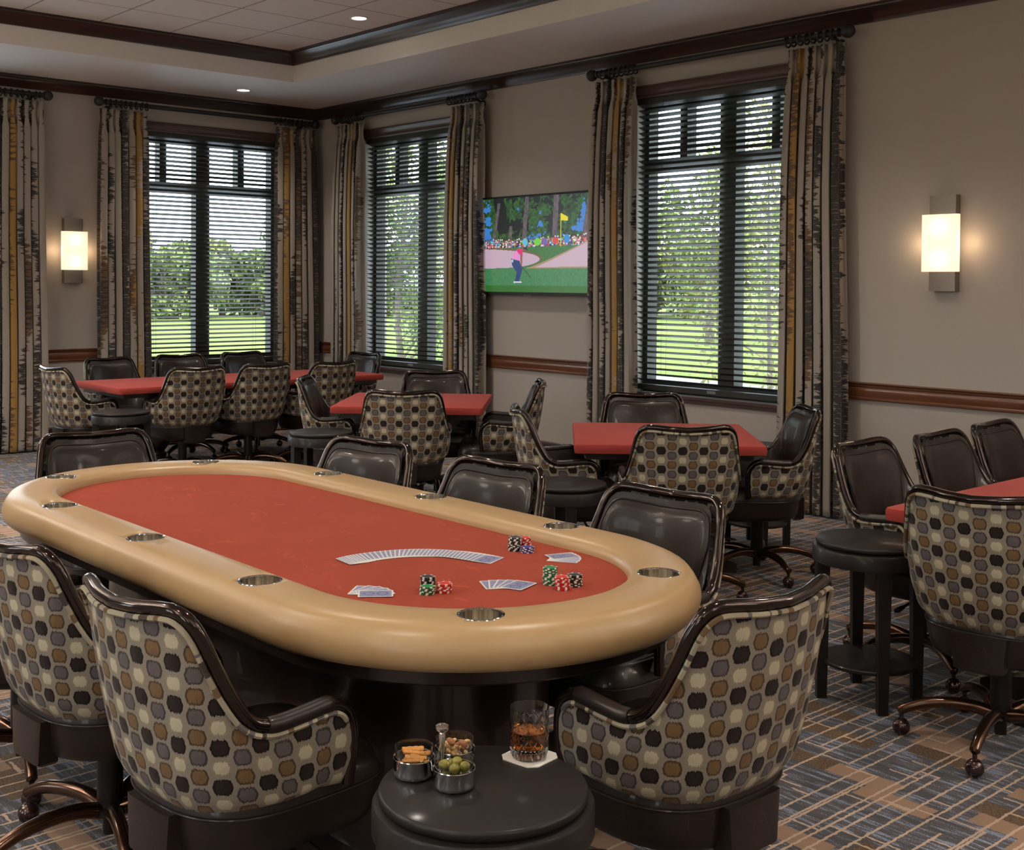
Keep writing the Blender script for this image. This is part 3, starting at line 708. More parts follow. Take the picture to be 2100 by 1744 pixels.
def add_base(t, rot):
    for k in range(5):
        a = rot + 2 * PI * k / 5; c, s_ = math.cos(a), math.sin(a)
        P = catmull([(.03, 0, .112), (.09, 0, .128), (.16, 0, .131), (.24, 0, .120), (.300, 0, .098), (.329, 0, .082)], 4)
        P = [(p.x * c, p.x * s_, p.z) for p in P]; n_ = len(P)
        lg = obj('base_arm', G().tube(P, [.027 - .008 * i / (n_ - 1) for i in range(n_ - 1)] + [.010], 12, sq=(.85, .85)), 'bronze', t)
        g = G().sphere((.318 * c, .318 * s_, .030), .030, 18, 12); g.tube([(.318 * c, .318 * s_, .055), (.318 * c, .318 * s_, .085)], .008, 8)
        obj('caster', g, 'caster', t)

BASE_VARIANTS = []
def chair_proto(rot):
    t = make_chair(); add_base(t, rot); return t
protos = {}
first = None
def place_chair(x, y, deg, label, group, brot=0.0):
    """deg = world direction the sitter faces; brot = rotation of the star base relative to the seat"""
    global first
    rz = math.radians(deg) - PI / 2
    if first is None:
        first = make_chair(); add_base(first, brot); first.location = (x, y, 0); first.rotation_euler = (0, 0, rz); first['label'] = label; first['group'] = group; first['_b'] = brot
        return first
    r = first.copy(); COL.objects.link(r); r.location = (x, y, 0); r.rotation_euler = (0, 0, rz); r['label'] = label; r['group'] = group
    for ch in list(first.children):
        c = ch.copy(); COL.objects.link(c); c.parent = r
        if c.name.startswith(('base_arm', 'caster')): c.rotation_euler = (0, 0, brot - first['_b'])
    return r
gL, gM, gN, gP, gK = 'chairs around the long table by the left wall', 'chairs around the middle square table', 'chairs around the square table under the large window', 'chairs around the red table at the right edge', 'chairs around the oval poker table'
CH = [
 (-3.33, -1.96, 5, 'dotted swivel chair at the left end of the long table, side view', gL, .3),
 (-2.785, -1.45, -80, 'dark leather chair front behind the long table, leftmost, before the drape', gL, .1),
 (-2.147, -1.37, -92, 'dark leather chair behind the long table, second from left, under the blind', gL, .5),
 (-1.477, -1.34, -84, 'dark leather chair behind the long table, third from left, below the blind', gL, .9),
 (-.90, -1.86, 186, 'dark leather chair at the corner end of the long table', gL, .2),
 (-2.726, -2.36, 89, 'dotted chair back at the near side of the long table, leftmost of three', gL, .63),
 (-2.149, -2.36, 94, 'dotted chair back at the near side of the long table, middle of three', gL, .35),
 (-1.566, -2.44, 96, 'dotted chair back at the near side of the long table, rightmost of three', gL, .2),
 (-2.50, -4.98, 50, 'dotted chair back nearest the camera at the middle square table', gM, .1),
 (-1.68, -4.25, -125, 'dark leather chair behind the middle square table, facing the camera', gM, .3),
 (-2.42, -4.15, -42, 'chair at the left corner of the middle table, leather inside shining blue', gM, .6),
 (-1.72, -4.98, 138, 'chair right of the middle square table, seen from its dotted side, before the bare wall', gM, .4),
 (-2.542, -7.257, 49, 'dotted chair back nearest the camera at the table under the large window', gN, 1.195),
 (-1.838, -6.42, -133, 'dark leather chair behind the red table, directly below the large window', gN, .5),
 (-2.56, -6.52, -36, 'chair left of the red table under the large window, dotted side toward camera', gN, .7),
 (-1.775, -7.16, 140, 'chair right of the red table, in front of the drape with gold bands', gN, .925),
 (-2.56, -8.55, -88, 'leather chair leftmost behind the right red table, beside the tall side table', gP, .9),
 (-2.02, -8.60, -88, 'leather chair behind the right red table, middle of the three', gP, .4),
 (-1.43, -8.56, -87, 'leather chair farthest right behind the red table at the picture edge', gP, .1),
 (-3.12, -9.172, 8, 'large dotted chair back at the right edge of the picture', gP, 1.02),
 (-4.96, -6.27, -95, 'dark leather chair at the far left end of the poker table', gK, .3),
 (-4.41, -7.02, 192, 'leather chair behind the poker table rail, leftmost of the three', gK, .1),
 (-4.397, -7.78, 186, 'leather chair behind the poker table rail, middle of the three', gK, .4),
 (-4.39, -8.57, 184, 'leather chair behind the poker table, rightmost of the three', gK, .2),
 (-5.675, -8.625, 4, 'large dotted chair in the left foreground, left of the snack table', gK, .9),
 (-5.68, -7.92, 3, 'dotted chair cut by the left edge of the picture', gK, .94),
 (-4.885, -9.25, 89, 'large dotted chair in the foreground right of the whiskey glass', gK, .3),
 (-5.67, -7.22, 3, 'mostly hidden chair at the far left side of the poker table', gK, .95),
]
for c_ in CH: place_chair(*c_)

# ------------------------------------------------------------------ poker table
PC = (-4.99, -7.785)
def stad(rad, z, a=.817, n=36, ns=14):
    o = []
    for k in range(n + 1): t = PI * k / n; o.append((rad * math.cos(t), a + rad * math.sin(t), z))
    for k in range(1, ns): o.append((-rad, a - 2 * a * k / ns, z))
    for k in range(n + 1): t = PI + PI * k / n; o.append((rad * math.cos(t), -a + rad * math.sin(t), z))
    for k in range(1, ns): o.append((rad, -a + 2 * a * k / ns, z))
    return o
pk = thing('poker_table', 'oval poker table with tan padded rail, red felt and steel cup holders', 'table', (PC[0], PC[1], 0))
prof = [(.430, .700), (.432, .762), (.433, .775), (.438, .788), (.448, .797), (.465, .8048), (.50, .806), (.545, .806), (.577, .8045), (.598, .796), (.612, .778), (.622, .758), (.624, .738), (.618, .718), (.603, .702), (.580, .694), (.54, .692), (.48, .692), (.43, .700)]
rail = obj('padded_rail', G().loft([stad(r_, z_) for r_, z_ in prof], False, False), 'vinyl', pk, angle=80)
cups = [(sx * .30, sy * 1.235) for sx in (-1, 1) for sy in (-1, 1)] + [(sx * .523, y_) for sx in (-1, 1) for y_ in (-.645, .01, .66)]
cut = G()
for cx, cy_ in cups: cut.lathe([(.0502, .715), (.0502, .95)], (cx, cy_), 48, True, True)
cme = cut.mesh('cutter', 'steel', False); co = bpy.data.objects.new('cutter', cme); COL.objects.link(co); co.parent = pk
bm_ = rail.modifiers.new('holes', 'BOOLEAN'); bm_.operation = 'DIFFERENCE'; bm_.object = co; bm_.solver = 'EXACT'
bpy.context.view_layer.update(); dg = bpy.context.evaluated_depsgraph_get()
nm_ = bpy.data.meshes.new_from_object(rail.evaluated_get(dg)); rail.modifiers.clear(); rail.data = nm_
while len(nm_.materials) > 1: nm_.materials.pop()
for p_ in nm_.polygons: p_.material_index = 0
bpy.data.objects.remove(co)
obj('playing_surface', G().add([(0, 0, .766)] + stad(.4325, .766), [(0, i + 1, (i + 1) % (len(stad(.4, 0))) + 1) for i in range(len(stad(.4, 0)))]), 'felt', pk)
obj('under_frame', G().loft([stad(.55, .65, .80), stad(.57, .66, .80), stad(.57, .70, .80)], True, False), 'pedestal', pk)
obj('pedestal_drum', G().loft([stad(.32, .10, .68), stad(.32, .655, .68)], True, True), 'pedestal', pk)
obj('plinth', G().loft([stad(.36, 0, .70), stad(.36, .085, .70), stad(.345, .10, .69), stad(.32, .105, .68)], True, True), 'pedestal', pk)
obj('door_seam', G().box(-.3225, -.3185, .40, .404, .11, .65), 'black_metal', pk, False)
cg = G().lathe([(.0540, .8045), (.0552, .8065), (.0545, .8085), (.0515, .8092), (.0490, .8080), (.0487, .8050)], n=48, mi=1)
cg.lathe([(.0487, .8050), (.0487, .745), (.046, .741), (.0005, .741)], n=48)
cm = cg.mesh('cup_holder', ['steel', 'chrome'], True, 35)
for cx, cy_ in cups:
    o_ = obj('cup_holder', cm, None, pk); o_.location = (cx, cy_, -.0022)

# ------------------------------------------------------------------ red topped tables
def turned(g, cx, cy_):
    pr = [(.0005, .70), (.14, .70), (.14, .67), (.07, .655), (.055, .60), (.062, .56), (.050, .53), (.060, .44), (.092, .36), (.105, .30), (.098, .25), (.062, .20), (.05, .185), (.07, .175), (.075, .16), (.06, .15), (.06, .05), (.0005, .05)]
    g.lathe(pr[::-1], (cx, cy_), 28)
def red_table(name, label, cx, cy_, hx, hy, deg, peds, group=None, z=.742, foot=.30):
    t = thing(name, label, 'table', (cx, cy_, 0), math.radians(deg), group)
    rings = [rrect(hx - .012, hy - .012, .018, z - .050), rrect(hx - .003, hy - .003, .024, z - .047), rrect(hx, hy, .026, z - .03), rrect(hx, hy, .026, z - .012), rrect(hx - .004, hy - .004, .024, z - .003), rrect(hx - .012, hy - .012, .018, z)]
    top_ = G().loft(rings, True, True); obj('covered_top', top_, 'coral' if name != 'end_table' else 'felt', t)
    obj('top_frame', G().box(-hx + .06, hx - .06, -hy + .06, hy - .06, z - .085, z - .049), 'pedestal', t, False)
    for px, py in peds:
        g = G(); turned(g, px, py); obj('pedestal_column', g, 'pedestal', t)
        g = G(); w_ = .045
        for a in (0, PI / 2):
            i0 = len(g.v); g.loft([[(x, -w_, 0), (x, w_, 0), (x, w_ * .8, hh), (x, -w_ * .8, hh)] for x, hh in ((-foot, .045), (-foot + .03, .06), (-.08, .10), (.08, .10), (foot - .03, .06), (foot, .045))]); g.xf(Matrix.Rotation(a, 4, 'Z'), i0)
        g.xf(Matrix.Translation((px, py, 0))); obj('cross_foot', g, 'pedestal', t)
    return t
red_table('card_table', 'long red covered table by the left wall', -2.06, -2.0, 1.215, .44, 0, [(-.70, 0), (.70, 0)], 'red covered card tables')
red_table('card_table', 'red square table in the middle distance, between the long table and the television wall', -2.03, -4.46, .50, .50, -44.5, [(0, 0)], 'red covered card tables', .742, .40)
red_table('card_table', 'red square table in front of the large window', -2.10, -6.77, .485, .485, -44, [(0, 0)], 'red covered card tables', .742, .40)
red_table('card_table', 'red table running out of the picture on the right', -1.89, -9.15, 1.215, .44, 0, [(-.70, 0), (.70, 0)], 'red covered card tables')

# ------------------------------------------------------------------ round side tables
def side_table(x, y, deg, label):
    t = thing('side_table', label, 'side table', (x, y, 0), math.radians(deg), 'round dark wooden side tables')
    obj('tabletop', G().lathe([(.0005, .578), (.192, .578), (.197, .582), (.199, .588), (.199, .594), (.197, .598), (.193, .600), (.0005, .600)], n=64), 'espresso', t)
    obj('apron', G().lathe([(.200, .520), (.211, .520), (.211, .570), (.208, .575), (.190, .579), (.19, .520), (.200, .520)], n=64), 'espresso', t)
    obj('shelf', G().lathe([(.0005, .135), (.172, .135), (.176, .139), (.176, .147), (.172, .151), (.0005, .151)], n=56), 'espresso', t)
    for k in range(4):
        a = PI / 4 + k * PI / 2; c, s_ = math.cos(a), math.sin(a); g = G()
        i0 = 0; g.loft([[(-w_, -w_, z), (w_, -w_, z), (w_, w_, z), (-w_, w_, z)] for z, w_ in ((0, .018), (.52, .024), (.575, .024))]); g.xf(Matrix.Translation((.178 * c, .178 * s_, 0)) @ Matrix.Rotation(a, 4, 'Z'))
        obj('leg', g, 'espresso', t, False)
    return t
side_table(-5.562, -9.352, 20, 'black round side table holding the snacks and the whiskey glass')
side_table(-3.035, -8.618, 2, 'black round side table with open shelf, left of the large right chair')
side_table(-3.035, -6.975, 10, 'black round side table half hidden behind the poker chairs')
side_table(-2.87, -4.58, 40, 'black round side table left of the middle square table')
side_table(-3.36, -2.68, 25, 'black round side table at the left end of the long table')
side_table(-1.22, -6.745, 5, 'side table by the gold banded drape, its top reflecting the window')

# ------------------------------------------------------------------ chips
def chip_mesh(col):
    g = G(); n = 36; R1, R2, R3 = .0195, .0150, .0142; h = .0033
    def ring(r_, z_): return [(r_ * math.cos(2 * PI * k / n), r_ * math.sin(2 * PI * k / n), z_) for k in range(n)]
    rs = [ring(R1 - .0004, 0), ring(R1, .0004), ring(R1, h - .0004), ring(R1 - .0004, h), ring(R2, h), ring(R3, h - .0002)]
    vs = [p for r_ in rs for p in r_]; fs = []; mi = []
    for i in range(5):
        for k in range(n):
            fs.append((i * n + k, i * n + (k + 1) % n, (i + 1) * n + (k + 1) % n, (i + 1) * n + k)); spot = (k % 6) < 2
            mi.append(1 if (spot and i < 4) or (i == 4 and k % 2 == 0) else 0)
    fs.append(tuple(5 * n + k for k in range(n))); mi.append(2); fs.append(tuple(range(n - 1, -1, -1))); mi.append(0)
    g.v = vs; g.f = fs; g.mi = mi
    return g.mesh('poker_chip', ['chip_' + col, 'chip_spot', 'chipface_' + col], True, 30)
chips = {c_: chip_mesh(c_) for c_ in ('black', 'red', 'green', 'blue')}
ORD = ['lowest', 'second', 'third', 'fourth', 'fifth', 'sixth', 'seventh', 'eighth', 'ninth', 'tenth', 'eleventh', 'twelfth', 'thirteenth']
stacks = [('black', 12, -4.687, -8.458, 'in the tall black stack by the far rail', .0006), ('red', 9, -4.636, -8.447, 'in the red stack by the far rail', .0006), ('blue', 5, -4.674, -8.500, 'in the short blue stack by the far rail', .0005),
          ('green', 13, -4.878, -8.812, 'in the tall green stack at right', .0010), ('red', 10, -4.889, -8.872, 'in the red stack at right', .0012), ('black', 9, -4.840, -8.865, 'in the black stack at right', .0011),
          ('green', 6, -5.183, -8.683, 'in the green stack at front left', .0006), ('red', 7, -5.139, -8.698, 'in the red stack at front left', .0007), ('black', 10, -5.150, -8.645, 'in the black stack at front left', .0010)]
for col, n_, x, y, wh, jit in stacks:
    rr = random.Random(int(-x * 1000)); tw = rr.uniform(0, 6)
    lean = rr.uniform(-1, 1), rr.uniform(-1, 1)
    for k in range(n_):
        o_ = bpy.data.objects.new('poker_chip', chips[col]); COL.objects.link(o_)
        tw += rr.choice((.35, -.4, 1.1, .15, .5))
        o_.location = (x + lean[0] * jit * k * .35 + rr.uniform(-jit, jit), y + lean[1] * jit * k * .35 + rr.uniform(-jit, jit), .7663 + k * .00335); o_.rotation_euler = (0, 0, tw)
        pos = 'topmost' if k == n_ - 1 else ('lowest' if k == 0 else ORD[k] + ' from the bottom')
        tag(o_, '%s poker chip, %s %s' % (col, pos, wh), 'poker chip', '%s chips %s' % (col, wh))

# ------------------------------------------------------------------ cards
def card_mesh():
    r0 = rrect(.0315, .044, .0035, 0, 4); r1 = rrect(.0315, .044, .0035, .0003, 4); return G().loft([r0, r1]).mesh('playing_card', 'card', False)
cmesh = card_mesh()
def card(x, y, z, ang, label, group, tilt=0):
    o_ = bpy.data.objects.new('playing_card', cmesh); COL.objects.link(o_); o_.location = (x, y, z); o_.rotation_euler = (0, tilt, ang); tag(o_, label, 'playing card', group); return o_
outer = [Vector(p) for p in ((-5.149, -8.226, 0), (-5.090, -8.210, 0), (-5.038, -8.211, 0), (-4.959, -8.232, 0), (-4.892, -8.27, 0), (-4.845, -8.315, 0), (-4.812, -8.370, 0), (-4.793, -8.435, 0), (-4.779, -8.529, 0))]
inner = [Vector(p) for p in ((-5.150, -8.315, 0), (-5.110, -8.313, 0), (-5.070, -8.314, 0), (-5.01, -8.326, 0), (-4.965, -8.350, 0), (-4.925, -8.385, 0), (-4.893, -8.43, 0), (-4.873, -8.485, 0), (-4.861, -8.546, 0))]
po, pi_ = catmull(outer, 8), catmull(inner, 8); NCARD = 37
for k in range(NCARD):
    t_ = .06 + .88 * (k / (NCARD - 1)); a, b = along(po, t_), along(pi_, t_); d = (a - b).normalized(); c_ = (a + b) / 2
    ang = math.atan2(d.y, d.x) - PI / 2 + random.uniform(-.03, .03)
    nth = 'first' if k == 0 else ('last, fully visible' if k == NCARD - 1 else '%d%s from the left' % (k + 1, 'th' if 4 <= (k + 1) % 100 <= 20 else {1: 'st', 2: 'nd', 3: 'rd'}.get((k + 1) % 10, 'th')))
    card(c_.x, c_.y, .7681 + k * .000006, ang, 'blue backed playing card in the long curved spread, %s' % nth, 'blue backed cards in the long spread', .027)
def hand(cx, cy_, a0, a1, n_, R, wh, reverse=False):
    # cards fan about a pivot; a = direction of the long axis
    for k in range(n_):
        a = math.radians(a0 + (a1 - a0) * k / (n_ - 1)); x = cx + R * math.cos(a); y = cy_ + R * math.sin(a)
        card(x, y, .7672 + k * .00034, a - PI / 2, 'blue backed card, %s of the five in the %s' % (('lowest', 'second', 'third', 'fourth', 'topmost')[k], wh), 'cards of the ' + wh)
hand(-5.318, -8.582, 40, -36, 5, .040, 'hand lying at front left')
hand(-5.035, -8.800, 62, 18, 5, .085, 'hand between the chip stacks at front')
hand(-4.690, -8.590, -58, -18, 5, .058, 'hand near the far right rail')

# ------------------------------------------------------------------ snack caddy, glass, coaster
ZT = .600
cad = thing('snack_caddy', 'three bowl chrome snack caddy with a knob handle on the side table', 'snack caddy', (-5.593, -9.268, ZT))
bowls = [(-5.637, -9.233), (-5.611, -9.324), (-5.550, -9.250)]
for bx, by in bowls:
    c_ = (bx + 5.593, by + 9.268)
    bw = obj('metal_bowl', G().lathe([(.0005, .001), (.034, .001), (.0375, .004), (.039, .010), (.039, .036), (.0402, .0375), (.0398, .039), (.0382, .038), (.0378, .010), (.0005, .006)], c_, 40), 'chrome', cad)
    obj('glass_liner', G().lathe([(.0355, .012), (.0365, .020), (.0368, .056), (.0372, .0585), (.0362, .0585), (.0358, .056), (.0355, .020)], c_, 40), 'clear', bw)
g = G().lathe([(.010, .006), (.005, .012), (.0035, .03), (.0045, .055), (.007, .078), (.0055, .083), (.011, .086), (.0135, .091), (.0125, .096), (.006, .0995), (.0005, .1)], (0.0, .004), 20)
for bx, by in bowls:
    g.tube([(0, .004, .010), ((bx + 5.593) * .25, (by + 9.268) * .25 + .003, .010)], .004, 6)
obj('knob_handle', g, 'chrome', cad)
rs = random.Random(11)
# olives: heaped in the front bowl
def ellip(r_, sx, name, mat): return G().sphere((0, 0, 0), r_, 18, 12, sx).mesh(name, mat)
om = ellip(.0098, 1.22, 'olive', 'olive')
ol = [(-.018, .006, .020, 'lower layer'), (.004, -.020, .020, 'lower layer'), (.020, .004, .020, 'lower layer'), (.0, .018, .020, 'lower layer'), (-.018, -.016, .021, 'lower layer'), (.019, -.018, .022, 'lower layer'),
      (-.019, .006, .040, 'upper left'), (.004, .012, .043, 'top back'), (.020, -.004, .041, 'upper right'), (.001, -.015, .041, 'top front'), (-.004, .024, .034, 'rear rim'), (.018, .018, .032, 'rear right')]
for i, (x, y, z, wh) in enumerate(ol):
    cr_ = (.665, .747); wx = bowls[1][0] + x * .747 + y * .665; wy = bowls[1][1] - x * .665 + y * .747
    o_ = bpy.data.objects.new('olive', om); COL.objects.link(o_); o_.location = (wx, wy, ZT + z); o_.rotation_euler = (rs.uniform(.9, 1.9), rs.uniform(-.4, .4), rs.uniform(0, 6))
    tag(o_, 'green olive in the front bowl, %s' % wh, 'olive', 'green olives in the front bowl')
# cracker sticks
def stick_mesh():
    g = G(); rings = []
    for i in range(13):
        u_ = i / 12; x = (u_ - .5) * .042; w_ = .0068 * (1 - .35 * abs(2 * u_ - 1) ** 6) * (1 + .12 * math.sin(u_ * 22)); h = .0042 * (1 + .15 * math.sin(u_ * 22 + 1))
        rings.append([(x, w_ * math.cos(2 * PI * k / 12), h * math.sin(2 * PI * k / 12)) for k in range(12)])
    g.loft(rings); return g.mesh('cracker_stick', 'cracker')
sm_ = stick_mesh()
cs = [(0, -.014, .020, .1), (.0, .012, .020, .2), (.004, 0, .026, 1.2), (-.010, -.016, .030, -.3), (.008, -.014, .030, .2), (-.004, .008, .033, .9), (.004, -.008, .038, .05), (.0, -.020, .036, -.05), (.012, .002, .040, .5), (-.003, .012, .047, .1), (.0, .004, .043, -.15)]
for i, (x, y, z, a) in enumerate(cs):
    wx = bowls[0][0] + x * .747 + y * .665; wy = bowls[0][1] - x * .665 + y * .747
    o_ = bpy.data.objects.new('cracker_stick', sm_); COL.objects.link(o_); o_.location = (wx, wy, ZT + z); o_.rotation_euler = (rs.uniform(-.3, .3), rs.uniform(-.12, .12), -.727 + a)
    tag(o_, 'golden cracker stick %s in the left bowl' % ('on top' if z > .041 else ('in the middle layer' if z > .029 else 'at the bottom')), 'cracker', 'cracker sticks in the left bowl')
def cashew_mesh():
    P = [(.007 * math.cos(t_), .007 * math.sin(t_), 0) for t_ in [PI * k / 10 * 1.15 for k in range(11)]]
    return G().tube(P, [.0015, .003, .0036, .0038, .0036, .0033, .0033, .0036, .0036, .003, .0015], 10).mesh('cashew', 'cashew')
nm1, nm2 = cashew_mesh(), ellip(.0062, 1.75, 'almond', 'almond')
for i in range(34):
    lay = i // 10; z = .018 + lay * .0085; rad = .025 * math.sqrt(rs.random()); a = rs.uniform(0, 2 * PI)
    alm = i in (3, 8, 14, 21, 31, 33)
    o_ = bpy.data.objects.new('almond' if alm else 'cashew', nm2 if alm else nm1); COL.objects.link(o_)
    if i == 31: rad, a, z = .008, 2.2, .049
    if i == 33: rad, a, z = .017, -.9, .047
    o_.location = (bowls[2][0] + rad * math.cos(a), bowls[2][1] + rad * math.sin(a), ZT + z); o_.rotation_euler = (rs.uniform(0, 6), rs.uniform(0, 6), rs.uniform(0, 6))
    k_ = 'brown almond' if alm else 'pale cashew'
    tag(o_, '%s %s of the rear bowl' % (k_, ('at the bottom', 'in the lower middle', 'in the upper middle', 'on the heap')[lay]), 'nut', ('almonds' if alm else 'cashews') + ' in the rear bowl')
cs_ = obj('coaster', G().loft([[(.056 * math.cos(a), .056 * math.sin(a), z) for a in [math.radians(d_ + e_) for d_ in (0, 90, 180, 270) for e_ in (-12, 12)]] for z in (0, .0018)]), 'paper', None, False)
cs_.location = (-5.406, -9.311, ZT + .0003); cs_.rotation_euler = (0, 0, math.radians(-36)); tag(cs_, 'white paper coaster with cut corners under the whiskey glass', 'coaster')
wg = thing('whiskey_glass', 'cut crystal tumbler half full of amber whiskey', 'glass', (-5.408, -9.311, ZT + .0024))
def cutf(th, z):   # diamond cut grooves
    n_ = 12; a = th * n_ / (2 * PI); q = z / .0215
    g1 = abs(((a + q) % 1) - .5); g2 = abs(((a - q) % 1) - .5)
    d = max(0, 1 - min(g1, g2) / .06); return -.0009 * d if .018 < z < .078 else 0
g = G(); nA = 288; rings = []
outp = [(.0005, 0), (.030, 0), (.0345, .0025), (.0375, .008), (.0385, .014)] + [(.0388 + .0006 * k / 44, .014 + .066 * k / 44) for k in range(1, 45)] + [(.0395, .085), (.0396, .0995), (.0391, .1005), (.0384, .0995), (.0380, .08), (.0374, .024), (.034, .0175), (.02, .0155), (.0005, .015)]
for r_, z_ in outp[:]:
    o_out = outp.index((r_, z_)) < 51
    ring_ = []
    for k in range(nA):
        th = 2 * PI * k / nA; rr_ = r_ + (cutf(th, z_) if o_out else 0)
        if o_out and .002 < z_ < .0175: rr_ -= .0012 * abs(math.sin(th * 12))
        ring_.append((rr_ * math.cos(th), rr_ * math.sin(th), z_))
    rings.append(ring_)
g.loft(rings, False, False); obj('tumbler', g, 'crystal', wg, angle=25)
obj('whiskey', G().lathe([(.0005, .0153), (.02, .0158), (.034, .0178), (.0372, .0243), (.0378, .056), (.0372, .0562), (.0005, .0560)], n=64), 'whiskey', wg)

# ------------------------------------------------------------------ outdoors
o_ = struct('lawn_ground', G().grid(1, 1, lambda u, v: (-120 + 330 * u, -120 + 330 * v, -.35)), 'lawn')
g = G(); g.add([(6.5, -30, -.34), (9.0, -30, -.34), (12.0, 10, -.34), (9.6, 10, -.34)], [(0, 1, 2, 3)]); o_ = struct('garden_path', g, 'path')
g = G(); g.box(.29, 9.5, -18, 9.5, -.349, -.33); g.box(-14, .289, .29, 9.5, -.349, -.33); struct('bounce_paving', g, 'bounce_pale')  # unseen pale ground, added to bounce daylight up to the ceiling
def leaves(n_, center, rad, size, seed, mat, name='leaves', blobs=None, parent=None):
    r = np.random.RandomState(seed); C_ = np.array(center, float)
    if blobs is None:
        blobs = [(r.uniform(-.6, .6, 3) * rad, .5) for _ in range(9)]
    P = []
    for q in range(n_):
        b, s_ = blobs[r.randint(len(blobs))]; d = r.normal(size=3); d /= np.linalg.norm(d); P.append(C_ + b + d * np.array(rad) * s_ * r.rand() ** .4)
    P = np.array(P); A = r.normal(size=(n_, 3)); A /= np.linalg.norm(A, axis=1)[:, None]; B = np.cross(A, r.normal(size=(n_, 3))); B /= np.linalg.norm(B, axis=1)[:, None]
    L = size * (.7 + .6 * r.rand(n_, 1)); Wd = L * .42
    V = np.stack([P - A * L, P + B * Wd - A * .1 * L, P + A * L, P - B * Wd - A * .1 * L], 1).reshape(-1, 3)
    me = bpy.data.meshes.new(name); me.from_pydata(V.tolist(), [], [(4 * i, 4 * i + 1, 4 * i + 2, 4 * i + 3) for i in range(n_)]); me.materials.append(M[mat])
    o_ = bpy.data.objects.new(name, me); COL.objects.link(o_)
    if parent: o_.parent = parent
    return o_
def tree(x, y, h, cr_, n_, size, mat, label, seed, low=.25, trunk=.08, group='trees outside the windows'):
    t = thing('tree', label, 'tree', (x, y, -.35), 0, group); r = random.Random(seed)
    g = G(); tp = [(0, 0, 0), (r.uniform(-.1, .1), r.uniform(-.1, .1), h * .35), (r.uniform(-.2, .2), r.uniform(-.2, .2), h * .8)]
    g.tube(catmull(tp, 4), [trunk * (1 - .8 * i / 8) for i in range(9)], 8)
    ends = []
    for k in range(12):
        a = r.uniform(0, 2 * PI); z0 = h * r.uniform(low, .75); L = cr_ * r.uniform(.5, 1.0); e = (L * math.cos(a), L * math.sin(a), z0 + L * r.uniform(.3, .9))
        g.tube([(0, 0, z0), (e[0] * .5, e[1] * .5, z0 + (e[2] - z0) * .4), e], [trunk * .35, trunk * .22, trunk * .08], 5); ends.append(e)
    obj('trunk', g, 'bark', t)
    zc = h * (low + 1) / 2; rz_ = h * (1 - low) / 2
    blobs = [(np.array((e[0], e[1], e[2] - zc)), .32) for e in ends] + [(np.array((r.uniform(-.4, .4) * cr_, r.uniform(-.4, .4) * cr_, r.uniform(-.8, .8) * rz_)), .38) for _ in range(8)]
    leaves(n_, (0, 0, zc), (cr_, cr_, rz_), size, seed, mat, 'leaves', blobs, t)
    return t
tree(7.2, 8.2, 5.0, 1.6, 7000, .055, 'leaf_dark', 'dense tree outside the window left of the television', 1, .05)
tree(10.8, 11.2, 6.4, 1.8, 6000, .075, 'leaf_green', 'taller tree behind the dense one, outside the window left of the television', 2, .15)
tree(4.2, -2.9, 4.3, .8, 2600, .042, 'leaf_olive', 'loose slender tree just outside the large window', 3, .08, .04)
tree(7.6, -1.6, 6.2, 1.2, 4600, .055, 'leaf_olive', 'bushy tree outside the right half of the large window', 4, .15)
tree(12.0, 1.8, 3.2, 1.5, 2600, .07, 'leaf_green', 'low bush outside the large window, left part', 5, .05)
tree(20.0, 2.2, 6.0, 2.4, 3500, .11, 'leaf_olive', 'farther tree outside the large window', 6, .2, .16)
tree(24.0, 14.0, 6.0, 2.8, 3500, .12, 'leaf_green', 'rounded tree far outside the right windows', 7, .1, .16)
tree(3.7, 6.2, 3.7, .8, 1700, .05, 'leaf_dark', 'tree whose branches enter the left wall window from the right', 8, .25, .05)
for k in range(20):
    x = 6 + k * 2.3 + random.uniform(-.6, .6); y = 47 + random.uniform(-2.5, 2.5) - max(0, k - 9) * 1.2; h = random.uniform(2.9, 3.7)
    tree(x, y, h, 2.7, 3000, .22, ('leaf_green', 'leaf_olive', 'leaf_dark')[k % 3], 'distant tree in the tree line beyond the lawn', 20 + k, .0, .2, 'distant tree line beyond the lawn')
for k in range(9):
    x = 44 + random.uniform(-3, 3); y = -34 + k * 8; tree(x, y, random.uniform(4.5, 6.5), 4.4, 2200, .28, ('leaf_olive', 'leaf_green')[k % 2], 'distant tree beyond the lawn on the right side', 50 + k, .02, .2, 'distant trees on the right side')

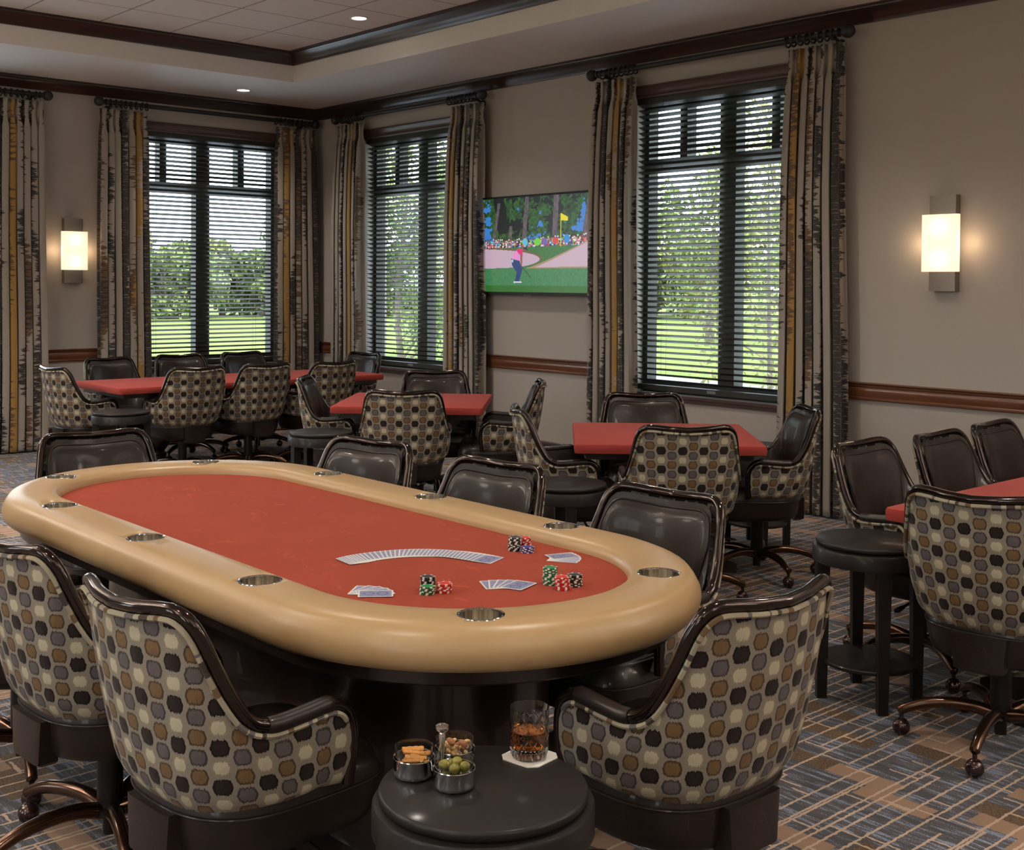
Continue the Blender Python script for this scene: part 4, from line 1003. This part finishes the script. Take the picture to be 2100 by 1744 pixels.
sun = bpy.data.lights.new('sun', 'SUN'); sun.energy = 3.4; sun.angle = .02; sun.color = (1, .95, .85)
so = bpy.data.objects.new('sun', sun); COL.objects.link(so); so.rotation_euler = Vector((0.0, .62, -.78)).to_track_quat('-Z', 'Y').to_euler()
wd = bpy.data.worlds.new('sky'); sc.world = wd; wd.use_nodes = True; nt = wd.node_tree
bg = nt.nodes['Background']; tc = nt.nodes.new('ShaderNodeTexCoord'); sp = nt.nodes.new('ShaderNodeSeparateXYZ'); rp_ = nt.nodes.new('ShaderNodeValToRGB')
nt.links.new(tc.outputs['Generated'], sp.inputs[0]); nt.links.new(sp.outputs[2], rp_.inputs[0]); nt.links.new(rp_.outputs[0], bg.inputs[0])
e0, e1 = rp_.color_ramp.elements; e0.position = 0; e0.color = (.96, .98, 1, 1); e1.position = .8; e1.color = (.55, .72, 1, 1); bg.inputs[1].default_value = 5.2

# ------------------------------------------------------------------ camera
fpx, cyp = 2452.85, 627.25
yaw, pitch, roll = [math.radians(a) for a in (41.6644, 1.0663, .4028)]
F_ = Vector((math.sin(yaw) * math.cos(pitch), math.cos(yaw) * math.cos(pitch), -math.sin(pitch)))
r0 = Vector((math.cos(yaw), -math.sin(yaw), 0)); u0_ = r0.cross(F_)
r1 = math.cos(roll) * r0 + math.sin(roll) * u0_; u1 = -math.sin(roll) * r0 + math.cos(roll) * u0_
cam = bpy.data.cameras.new('camera'); co_ = bpy.data.objects.new('camera', cam); COL.objects.link(co_)
mw = Matrix((( r1.x, u1.x, -F_.x, -7.021), (r1.y, u1.y, -F_.y, -11.063), (r1.z, u1.z, -F_.z, 1.55), (0, 0, 0, 1))); co_.matrix_world = mw
cam.sensor_fit = 'HORIZONTAL'; cam.sensor_width = 36; cam.lens = fpx / 2100 * 36; cam.shift_y = -(872 - cyp) / 2100; cam.clip_end = 500
sc.camera = co_
sc.view_settings.view_transform = 'Standard'; sc.view_settings.look = 'None'; sc.view_settings.gamma = 1; sc.view_settings.exposure = .35
sc.view_settings.use_curve_mapping = False
cy = sc.cycles; cy.use_denoising = True; cy.max_bounces = 8; cy.transparent_max_bounces = 16; cy.transmission_bounces = 8; cy.sample_clamp_indirect = 6; cy.caustics_refractive = False; cy.caustics_reflective = False
